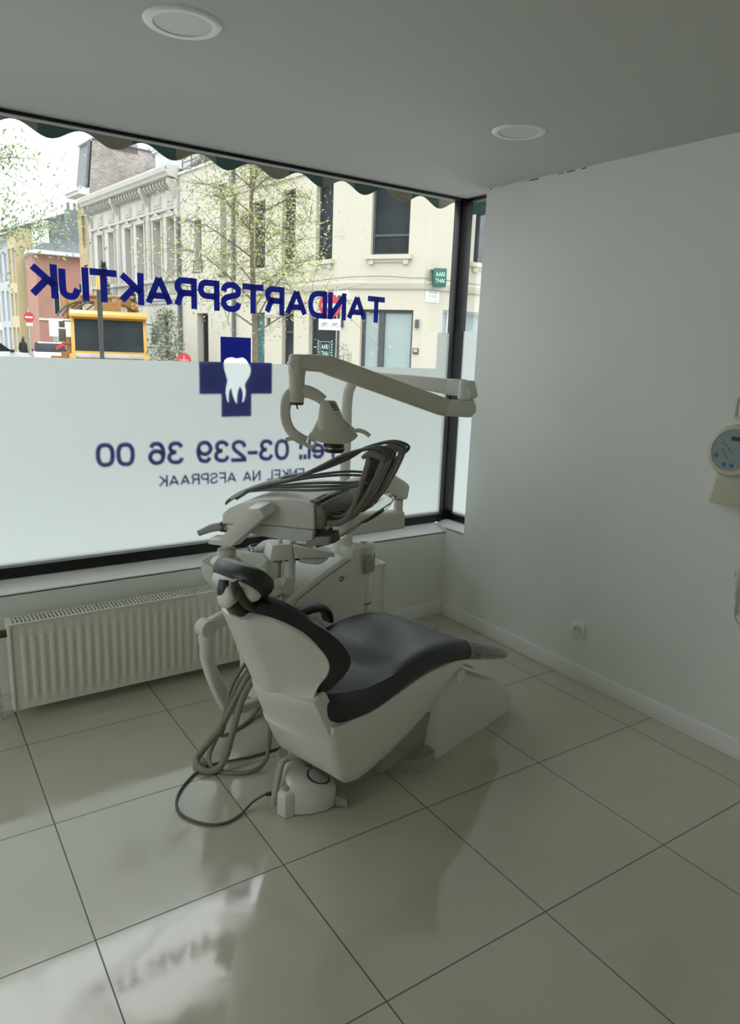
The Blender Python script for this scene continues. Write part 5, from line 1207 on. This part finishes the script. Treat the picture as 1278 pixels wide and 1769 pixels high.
# red corner house: faces us and the street
O = Vector((5.37, 45.8, 0)); FRD = Fac(O + Vector((9.5, -.4, 0)), (-1, .02, 0)); Lr = 9.0
er = empty('red_corner_house', FRD.P(Lr - 2, -.2, GZ), 'salmon red corner house with hipped slate roof down the street', 'building'); off = er.location
z1 = 6.6
hh = [(Lr - 3.35, Lr - 2.4, 3.0, 5.0), (Lr - 5.3, Lr - 4.5, 3.0, 5.0), (Lr - 3.3, Lr - 2.35, GZ, 2.3), (Lr - 1.25, Lr - .75, GZ, 2.3), (Lr - 1.3, Lr - .9, 3.0, 5.0)]
b = MB(off); wall_with_holes(b, FRD, 0, Lr, GZ, z1, hh, .15); b.quad(FRD.P(Lr, 0, GZ), FRD.P(Lr, -3.9, GZ), FRD.P(Lr, -3.9, z1), FRD.P(Lr, 0, z1)); b.quad(FRD.P(0, 0, z1), FRD.P(Lr, 0, z1), FRD.P(Lr, -1, z1), FRD.P(0, -6, z1)); b.build('wall', M['redwall'], er, smooth=False)
for h in hh: add_window(FRD, er, off, *h, rev=.15, fr='outtrim', pane='sidepane' if h[3] < 2.5 else 'outpane', transom=(h[2] + h[3]) / 2 + .4)
b = MB(off); fbox(b, FRD, 0, Lr + .45, -1, .45, z1 - .10, z1 + .12); fbox(b, FRD, 0, Lr, -.01, .06, 2.65, 2.78); b.build('eaves', M['outtrim'], er, smooth=False)
b = MB(off); b.poly([FRD.P(Lr + .2, .3, z1 + .1), FRD.P(0, .3, z1 + .1), FRD.P(0, -3, z1 + 3.2), FRD.P(Lr - 4.1, -3, z1 + 3.2)]); b.poly([FRD.P(Lr + .2, .3, z1 + .1), FRD.P(Lr - 4.1, -3, z1 + 3.2), FRD.P(Lr - 1.2, -4, z1 + 1.4), FRD.P(Lr + .2, -4, z1 + .1)]); b.build('roof', M['slate'], er, smooth=False)
b = MB(off); fbox(b, FRD, Lr - .9, Lr - .15, -1.6, -.25, z1 + .1, z1 + 1.9); b.build('dormer', M['outtrim'], er, smooth=False)
b = MB(off); fbox(b, FRD, Lr - 2.9, Lr - 1.0, -1.9, -.6, z1 + .1, z1 + 1.95); b.build('attic_block', M['slatewall'], er, smooth=False)
b = MB(off); fbox(b, FRD, Lr - 3.0, Lr - 2.2, -2.2, -1.6, z1 + 1.2, z1 + 2.9)
for q in (.2, .6): b.lathe([(.1, 0), (.1, .45)], FRD.P(Lr - 3.0 + q, -1.9, z1 + 2.9), n=8)
b.build('chimney', M['slatewall'], er, smooth=False)

# ------------------------------------------------------------------ planting
def leaf_mesh(b, pts, r, n, size, rnd):
    for p in pts:
        for _ in range(n):
            d = Vector((rnd.gauss(0, 1), rnd.gauss(0, 1), rnd.gauss(0, .8))) * r * .55; c = Vector(p) + d
            a = Vector((rnd.uniform(-1, 1), rnd.uniform(-1, 1), rnd.uniform(-1, 1))).normalized(); e = a.orthogonal().normalized(); q = size * rnd.uniform(.6, 1.3)
            b.poly([c - a * q, c + e * q * .5, c + a * q, c - e * q * .5])
def tree(name, lab, base, h, trunk_r, spread, nb, leaf, lsize, seed, up=1.9, dens=16, lm='bark', group=None):
    rnd = random.Random(seed); base = Vector(base); e = empty(name, base, lab, 'tree', group=group)
    tp = [base + Vector((.05 * math.sin(i * 1.3), .05 * math.cos(i * 1.1), h * i / 6)) for i in range(7)]
    b = MB(base); b.tube(tp, [trunk_r * (1 - .85 * i / 6) for i in range(7)], 8, smooth=3); tips = []
    for k in range(nb):
        t = up / h + (1 - up / h) * (k + .3) / nb; p0 = Vector(spline(tp, 10)[int(t * 60)]) if t < 1 else tp[-1]
        a = k * 2.4 + rnd.uniform(-.3, .3); l = spread * (1.05 - .75 * (t - up / h) / (1 - up / h + 1e-6)) * rnd.uniform(.75, 1.1)
        d = Vector((math.cos(a), math.sin(a), 0)); pts = [p0, p0 + d * l * .35 + Vector((0, 0, l * .22)), p0 + d * l * .7 + Vector((0, 0, l * .40)), p0 + d * l + Vector((0, 0, l * .44))]
        b.tube(pts, [trunk_r * .26 * (1 - t * .4), trunk_r * .17, trunk_r * .10, .003], 5, smooth=3)
        sp = spline([Vector(q) for q in pts], 5)
        for q in sp[4:]:
            tips.append(q)
            for _ in range(3):
                s = q + Vector((rnd.gauss(0, 1), rnd.gauss(0, 1), rnd.gauss(0, .7))) * l * .22; b.tube([q, (q + s) / 2 + Vector((0, 0, .03)), s], [.005, .004, .002], 4); tips.append(s)
    b.build('trunk', M[lm], e)
    b = MB(base); leaf_mesh(b, tips, spread * .16, dens, lsize, rnd); o = b.build('leaves', M[leaf], e, flat=True)
    return e
tree('street_tree', 'slim young street tree with sparse yellow green leaves before the cream building', (2.80, 8.80, GZ), 6.4, .075, 1.7, 30, 'leaf', .032, 3, up=2.0, dens=9)
tree('street_tree', 'leafy green street tree reaching in at the left edge', (-2.3, 8.75, GZ), 6.6, .10, 1.75, 26, 'leafgreen', .036, 11, up=2.6, dens=16)
def bush(name, lab, base, w, h, leaf, seed, cone=False, n=900, pot=True, size=.04):
    rnd = random.Random(seed); base = Vector(base); e = empty(name, base, lab, 'shrub')
    b = MB(base)
    for k in range(9):
        a = k * 2.4; b.tube([base, base + Vector((math.cos(a) * w * .2, math.sin(a) * w * .2, h * .5)), base + Vector((math.cos(a) * w * .4, math.sin(a) * w * .4, h * .92))], [.02, .012, .004], 5)
    b.build('stems', M['bark'], e); b = MB(base)
    for _ in range(n):
        z = rnd.random(); rr = (w / 2) * ((1 - z) * .9 + .1 if cone else (math.sin(PI * (.15 + .8 * z)) ** .6)); a = rnd.uniform(0, 2 * PI); q = rr * math.sqrt(rnd.random())
        leaf_mesh(b, [base + Vector((math.cos(a) * q, math.sin(a) * q, h * (.08 + .92 * z)))], .04, 1, size, rnd)
    b.build('leaves', M[leaf], e, flat=True)
def at(px_dir, depth_pt): return depth_pt
bush('shrub', 'loose grey green shrub against the ornate row, right of the lorry', Vector((4.27, 17.75, GZ)), 1.15, 2.75, 'leafgrey', 5, n=1500, size=.06)
bush('conical_shrub', 'tall dark conifer rising behind the lorry cab, nearer the street pole', Vector((5.9, 30.55, GZ)), 1.5, 5.1, 'leafdark', 6, cone=True, n=2600, size=.07)
bush('conical_shrub', 'dark conifer rising behind the lorry cab, nearer the grey shrub', Vector((6.15, 27.3, GZ)), 1.2, 4.0, 'leafdark', 7, cone=True, n=2200, size=.07)
bush('shrub', 'small bush against the cream building beside the shop window', Vector((5.765, 10.45, GZ)), .5, 1.9, 'leafgrey', 8, n=700, size=.03)

# ------------------------------------------------------------------ street furniture
def tub(name, lab, cat): pass
# near no-entry sign
nb_ = Vector((4.031, 8.179, GZ)); fx = Vector((.826, -.563, 0)).normalized(); fn = Vector((-.563, -.826, 0)).normalized()
E_ = empty('no_entry_sign', nb_, 'large red no entry sign with bicycle plate seen through the practice lettering', 'road sign'); off = nb_
ctr = nb_ + Vector((0, 0, 2.415 - GZ))
b = MB(off); b.lathe([(.028, 0), (.028, 2.75)], nb_ + fx * .16 - fn * .04, n=14); b.build('post', M['postgreen'], E_)
b = MB(off); b.lathe([(.205, -.01), (.205, .01)], ctr, fx, (0, 0, 1), fn, 40); ds = b.build('disc', M['sign_red'], E_)
b = MB(off); b.obox(ctr - fx * .145 - Vector((0, 0, .035)) + fn * .01, fx * .29, Vector((0, 0, .07)), fn * .003); b.build('white_bar', M['sign_white'], ds)
b = MB(off); b.obox(ctr - fx * .20 - Vector((0, 0, .43)), fx * .40, Vector((0, 0, .20)), fn * .012); pl2 = b.build('bicycle_plate', M['sign_white'], E_, bevel=.004)
b = MB(off)
for k in (-.095, .095):
    for q in (-.043, .043):
        c = ctr + fx * (k + q) + Vector((0, 0, -.345)) + fn * .014
        b.tube([c + fx * (.030 * math.cos(a * PI / 8)) + Vector((0, 0, .030 * math.sin(a * PI / 8))) for a in range(17)], .003, 4, caps=False)
    c = ctr + fx * k + Vector((0, 0, -.345)) + fn * .014
    for p, q in (((-.043, 0), (-.015, .04)), ((-.015, .04), (.028, .045)), ((.028, .045), (.0, .0)), ((.0, .0), (-.015, .04)), ((.043, 0), (.025, .055)), ((-.02, .05), (-.005, .05)), ((0, 0), (-.043, 0))):
        b.tube([c + fx * p[0] + Vector((0, 0, p[1])), c + fx * q[0] + Vector((0, 0, q[1]))], .003, 4)
b.build('bicycle_symbols', M['dark'], pl2)
# far no-entry sign
nb_ = Vector((4.3, 39.6, GZ)); E_ = empty('no_entry_sign', nb_, 'small distant red no entry sign on a pole before the red house', 'road sign'); off = nb_; ctr = nb_ + Vector((0, 0, 2.80)); fx = Vector((.99, -.15, 0)).normalized(); fn = Vector((-.15, -.99, 0)).normalized()
b = MB(off); b.lathe([(.04, 0), (.04, 3.3)], nb_ - fn * .06, n=10); b.build('post', M['metal'], E_)
b = MB(off); b.lathe([(.26, -.015), (.26, .015)], ctr, fx, (0, 0, 1), fn, 32); ds = b.build('disc', M['sign_red'], E_)
b = MB(off); b.obox(ctr - fx * .18 - Vector((0, 0, .045)) + fn * .015, fx * .36, Vector((0, 0, .09)), fn * .004); b.build('white_bar', M['sign_white'], ds)
b = MB(off); b.obox(ctr - fx * .16 - Vector((0, 0, .44)), fx * .32, Vector((0, 0, .14)), fn * .015); b.build('plate', M['sign_white'], E_)
# street pole with amber cap
nb_ = Vector((.30, 9.40, GZ)); E_ = empty('street_pole', nb_, 'dark street pole with an amber cap standing before the lorry', 'pole'); off = nb_
b = MB(off); b.lathe([(.05, 0), (.05, .6), (.036, .62), (.036, 1.95), (.042, 1.97), (.042, 2.62)], nb_, n=16); b.build('shaft', M['postgreen'], E_)
b = MB(off); b.lathe([(.036, 2.62), (.036, 2.84), (.03, 2.86)], nb_, n=16); b.build('amber_cap', M['amber'], E_)
# round red sign low at the film edge
nb_ = Vector((2.117, 10.456, GZ)); E_ = empty('round_sign', nb_, 'round red disc sign just peeping over the frosted film', 'road sign'); off = nb_
fx = Vector((.85, -.5, 0)).normalized(); fn = Vector((-.5, -.85, 0)).normalized()
b = MB(off); b.lathe([(.03, 0), (.03, 1.5)], nb_ - fn * .03, n=10); b.lathe([(.12, 0), (.12, .03)], nb_, n=14); b.build('post', M['metal'], E_)
b = MB(off); b.lathe([(.135, -.01), (.135, .01)], nb_ + Vector((0, 0, 1.48)), fx, (0, 0, 1), fn, 28); dd_ = b.build('disc', M['sign_red'], E_)
b = MB(off); b.obox(nb_ + Vector((0, 0, 1.475)) - fx * .09 + fn * .01, fx * .18, Vector((0, 0, .014)), fn * .003); b.obox(nb_ + Vector((0, 0, 1.40)) - fx * .007 + fn * .01, fx * .014, Vector((0, 0, .17)), fn * .003); b.build('cross_lines', M['outtrim'], dd_)

# lorry (front towards us)
lo = Vector((3.74, 21.85, GZ)); lx = Vector((.97, -.25, 0)).normalized(); ly = Vector((.25, .97, 0)).normalized()
E_ = empty('lorry', lo, 'amber crane lorry parked facing the window', 'lorry'); off = lo
def LQ(a, d, z): return lo + lx * a + ly * d + Vector((0, 0, z))
def lbox(b, a0, a1, d0, d1, z0, z1): b.obox(LQ(a0, d0, z0), lx * (a1 - a0), ly * (d1 - d0), (0, 0, z1 - z0))
cw = 1.2
b = MB(off); b.rings([[LQ(a, d, z) for d, z in ((.0, .55), (.0, 1.38), (.20, 2.50), (.32, 2.62), (1.75, 2.68), (1.75, .55))] for a in (-cw, cw)]); b.build('cab', M['lorry'], E_, bevel=.05)
b = MB(off); b.obox(LQ(-cw + .12, -.012, 1.42), lx * (2 * cw - .24), ly * .185 + Vector((0, 0, 1.02)), ly * .02); b.build('windscreen', M['outpane'], E_)
b = MB(off); b.rings([[LQ(a, d, z) for d, z in ((-.05, 2.50), (-.05, 2.62), (.5, 2.74), (1.8, 2.74), (1.8, 2.60))] for a in (-cw - .02, cw + .02)]); b.build('roof_visor', M['lorry'], E_, bevel=.03)
b = MB(off); lbox(b, -cw + .1, cw - .1, -.06, .0, 1.20, 1.34); b.build('front_panel', M['sidepane'], E_, bevel=.02)
b = MB(off); lbox(b, -cw + .05, cw - .05, -.12, .0, .72, 1.16); b.build('bumper', M['stripes'], E_, bevel=.02)
for s in (-1, 1):
    b = MB(off); b.rings([[LQ(s * a, d, z) for a, z in ((cw - .10, .5), (cw - .22, 1.0), (cw - .10, 1.3), (cw + .06, 1.32), (cw + .10, .5))] for d in (-.12, .5)]); b.build('corner_fender', M['lorry'], E_, bevel=.03)
    b = MB(off); b.tube([LQ(s * (cw - .02), .1, 2.35), LQ(s * (cw + .22), .0, 2.35)], .02, 6); b.tube([LQ(s * (cw - .02), .1, 1.6), LQ(s * (cw + .22), .0, 1.6)], .02, 6); lbox(b, s * (cw + .25) - .11, s * (cw + .25) + .11, -.06, .04, 1.70, 2.10); lbox(b, s * (cw + .25) - .09, s * (cw + .25) + .09, -.05, .03, 2.14, 2.34); b.build('mirror', M['dark'], E_, bevel=.02)
    b = MB(off)
    for d in (.9, 3.5): b.lathe([(.25, -.14), (.46, -.14), (.48, 0), (.46, .14), (.25, .14)], LQ(s * (cw - .2), d, .48), ly, (0, 0, 1), lx, 24)
    b.build('wheels', M['tyre'], E_)
b = MB(off); lbox(b, -cw, cw, 1.9, 4.3, .8, 1.05); lbox(b, -.4, .4, .3, 4.3, .55, .8); b.build('flatbed', M['rust'], E_)
b = MB(off); lbox(b, -.45, .45, 2.0, 2.6, 1.05, 3.1); b.sweep([LQ(0, 2.3, 2.9), LQ(.5, 2.3, 3.15), LQ(1.0, 2.5, 2.95)], .26, .3); b.sweep([LQ(-.3, 2.3, 3.1), LQ(-.9, 2.35, 3.2), LQ(-1.25, 2.5, 2.95)], .22, .26); b.tube([LQ(-.9, 2.2, 3.3), LQ(.9, 2.2, 3.3)], .06, 8); b.sweep([LQ(-1.35, 2.4, 1.2), LQ(-1.4, 2.4, 2.6), LQ(-1.45, 2.5, 3.35)], .16, .2); b.sweep([LQ(-1.9, 2.4, 1.0), LQ(-1.9, 2.4, 3.0)], .14, .18); b.build('folding_crane', M['rust'], E_)
b = MB(off)
for q in range(5): b.tube([LQ(-1.7 + q * .18, 2.1, 2.55), LQ(-1.4 + q * .2, 2.15, 2.9 + .1 * (q % 2)), LQ(-.9 + q * .15, 2.2, 3.1)], .03, 6, smooth=3)
b.build('crane_hoses', M['dark'], E_)
b = MB(off); lbox(b, -1.95, -1.15, 1.85, 1.95, 1.85, 2.45); b.build('side_panel', M['sign_white'], E_)
b = MB(off); lbox(b, -1.9, -1.3, 1.0, 1.6, .75, 1.2); lbox(b, -1.55, -1.2, .6, .9, .7, 1.35); b.build('tool_box', M['rust'], E_)
b = MB(off); b.obox(LQ(-1.7, .5, 1.40), lx * .34 + Vector((0, 0, .2)), Vector((0, 0, .12)), ly * .03); b.build('warning_board', M['sign_red'], E_)

# cars
def car(lab, pos, ang, gname=None):
    pos = Vector(pos); e = empty('parked_car', pos, lab, 'car', ang); 
    b = MB(); prof = [(-2.0, .35), (-2.05, .75), (-1.85, .95), (-1.0, 1.02), (1.6, 1.0), (2.05, .85), (2.1, .4)]
    b.rings([[(a, y, z) for a, z in prof] for y in (-.82, -.80, .80, .82)]); b.build('body', M['carwhite'], e, bevel=.06)
    b = MB(); b.rings([[(a * k, y, z) for a, z in ((-1.15, .98), (-.45, 1.46), (.85, 1.50), (1.65, .98))] for y, k in ((-.76, 1), (-.62, .98), (.62, .98), (.76, 1))]); b.build('cabin', M['outpane'], e, bevel=.06)
    b = MB(); b.rings([[(a, y, z) for a, z in ((-.5, 1.43), (.9, 1.46), (.85, 1.53), (-.4, 1.50))] for y in (-.62, .62)]); b.build('roof', M['carwhite'], e, bevel=.03)
    for y in (-.8, .8):
        for a in (-1.3, 1.3):
            b = MB(); b.lathe([(.15, -.1), (.32, -.1), (.33, 0), (.32, .1), (.15, .1)], (a, y, .33), (1, 0, 0), (0, 0, 1), (0, 1, 0), 20); b.build('wheel', M['tyre'], e)
        b = MB(); b.box(-1.05, -.9, y * 1.12 - .08, y * 1.12 + .08, .98, 1.12); b.build('wing_mirror', M['tyre'], e)
    for y in (-.6, .6):
        b = MB(); b.box(-2.08, -1.95, y - .15, y + .15, .66, .80); b.build('headlight', M['sidepane'], e)
car('white car parked far down the street beside the red house', (5.6, 41.6, GZ), math.radians(262))
car('white car at the left edge of the view down the street', (1.9, 38.4, GZ), math.radians(200))

# pedestrian
pp = Vector((4.30, 42.0, GZ)); E_ = empty('person', pp, 'person in dark clothes walking on the street beside the parked cars', 'person'); off = pp
me = bpy.data.meshes.new('body'); 
vs = [(0, 0, .95), (0, 0, 1.2), (0, 0, 1.42), (0, -.01, 1.52), (0, -.02, 1.64), (0, -.02, 1.74), (.19, 0, 1.40), (.25, .02, 1.12), (.22, -.08, .88), (-.19, 0, 1.40), (-.26, .03, 1.12), (-.22, -.06, .88), (.09, 0, .88), (.10, -.10, .5), (.10, -.05, .08), (.10, -.18, .04), (-.09, 0, .88), (-.10, .06, .5), (-.10, .18, .10), (-.10, .06, .04)]
es = [(0, 1), (1, 2), (2, 3), (3, 4), (4, 5), (2, 6), (6, 7), (7, 8), (2, 9), (9, 10), (10, 11), (0, 12), (12, 13), (13, 14), (14, 15), (0, 16), (16, 17), (17, 18), (18, 19)]
rs = [.15, .15, .13, .06, .10, .09, .075, .055, .04, .075, .055, .04, .09, .07, .05, .05, .09, .07, .05, .05]
me.from_pydata(vs, es, []); me.materials.append(M['coat']); ob = bpy.data.objects.new('body', me); COL.objects.link(ob); ob.parent = E_
md = ob.modifiers.new('skin', 'SKIN')
for i, r in enumerate(rs): me.skin_vertices[0].data[i].radius = (r, r)
me.skin_vertices[0].data[0].use_root = True
ob.modifiers.new('sub', 'SUBSURF').levels = 2; ob.modifiers[-1].render_levels = 2
b = MB(); b.lathe([(.02, 1.60), (.075, 1.62), (.088, 1.70), (.07, 1.79), (.01, 1.82)], (0, -.03, 0), n=16); b.build('head_covering', M['hosedark'], E_)
E_.rotation_euler = (0, 0, .6)

# ------------------------------------------------------------------ awning over the shop window (outside)
aw = empty('awning', (-1.5, .5, 2.85), 'green striped scalloped awning hanging outside the shop window', 'awning'); off = aw.location
AY = .38
b = MB(off)
def scal(x): return 2.590 + .027 * math.cos(2 * PI * (x + 2.04) / .287)
N_ = 260; xs = [-4.9 + 5.45 * i / N_ for i in range(N_ + 1)]
for y in (AY, AY + .004): b.rings([[(x, y, scal(x)) for x in xs], [(x, y, 2.90) for x in xs]], closed=False)
b.rings([[(x, AY, scal(x)) for x in xs], [(x, AY + .004, scal(x)) for x in xs]], closed=False)
ys = [AY - .6 * i / 60 for i in range(61)]
for x in (.55, .554): b.rings([[(x, y, scal(y * 1.0 + .1)) for y in ys], [(x, y, 2.90) for y in ys]], closed=False)
b.build('scalloped_valance', M['awning'], aw, smooth=False)
b = MB(off); b.quad((-4.9, AY, 2.90), (.55, AY, 2.90), (.55, .2, 3.05), (-4.9, .2, 3.05)); b.build('canopy_cloth', M['awning'], aw, smooth=False)
b = MB(off); b.box(-4.9, .56, AY - .02, AY + .02, 2.89, 2.92); b.build('front_bar', M['metal'], aw)
SKY0, SKY1 = 0.7, 2.4
# ------------------------------------------------------------------ daylight
wd = bpy.data.worlds.new('overcast_sky'); SC.world = wd; wd.use_nodes = True
nt = wd.node_tree; N = nt.nodes; L = nt.links
bg = N['Background']; tc = N.new('ShaderNodeTexCoord')
nz = N.new('ShaderNodeTexNoise'); nz.inputs['Scale'].default_value = 2.2; nz.inputs['Detail'].default_value = 5
L.new(tc.outputs['Generated'], nz.inputs['Vector'])
cr = N.new('ShaderNodeValToRGB'); cr.color_ramp.elements[0].position = 0.3; cr.color_ramp.elements[1].position = 0.7
cr.color_ramp.elements[0].color = (0.80, 0.86, 0.90, 1); cr.color_ramp.elements[1].color = (0.93, 0.96, 0.97, 1)
L.new(nz.outputs['Fac'], cr.inputs['Fac']); L.new(cr.outputs['Color'], bg.inputs['Color'])
# overcast luminance: brighter towards the zenith
sp = N.new('ShaderNodeSeparateXYZ'); L.new(tc.outputs['Generated'], sp.inputs[0])
mr = N.new('ShaderNodeMapRange'); mr.inputs['From Min'].default_value = 0.0; mr.inputs['From Max'].default_value = 1.0
mr.inputs['To Min'].default_value = SKY0; mr.inputs['To Max'].default_value = SKY1
L.new(sp.outputs[2], mr.inputs['Value']); L.new(mr.outputs['Result'], bg.inputs['Strength'])
sd = bpy.data.lights.new('veiled_sun', 'SUN'); so = bpy.data.objects.new('veiled_sun', sd); COL.objects.link(so)
sd.energy = 0.15; sd.angle = math.radians(70); sd.color = (1.0, 0.97, 0.92)
so.rotation_euler = Vector((0.62, 0.58, -0.85)).to_track_quat('-Z', 'Y').to_euler()
so.location = (-5, -5, 12)
SC.view_settings.view_transform = 'Standard'; SC.view_settings.look = 'None'
SC.view_settings.gamma = 1.0; SC.view_settings.use_curve_mapping = False
SC.view_settings.exposure = 1.22
SC.cycles.use_denoising = True
SC.cycles.max_bounces = 14; SC.cycles.diffuse_bounces = 8; SC.cycles.glossy_bounces = 5; SC.cycles.transmission_bounces = 8; SC.cycles.transparent_max_bounces = 16
SC.cycles.sample_clamp_indirect = 6.0
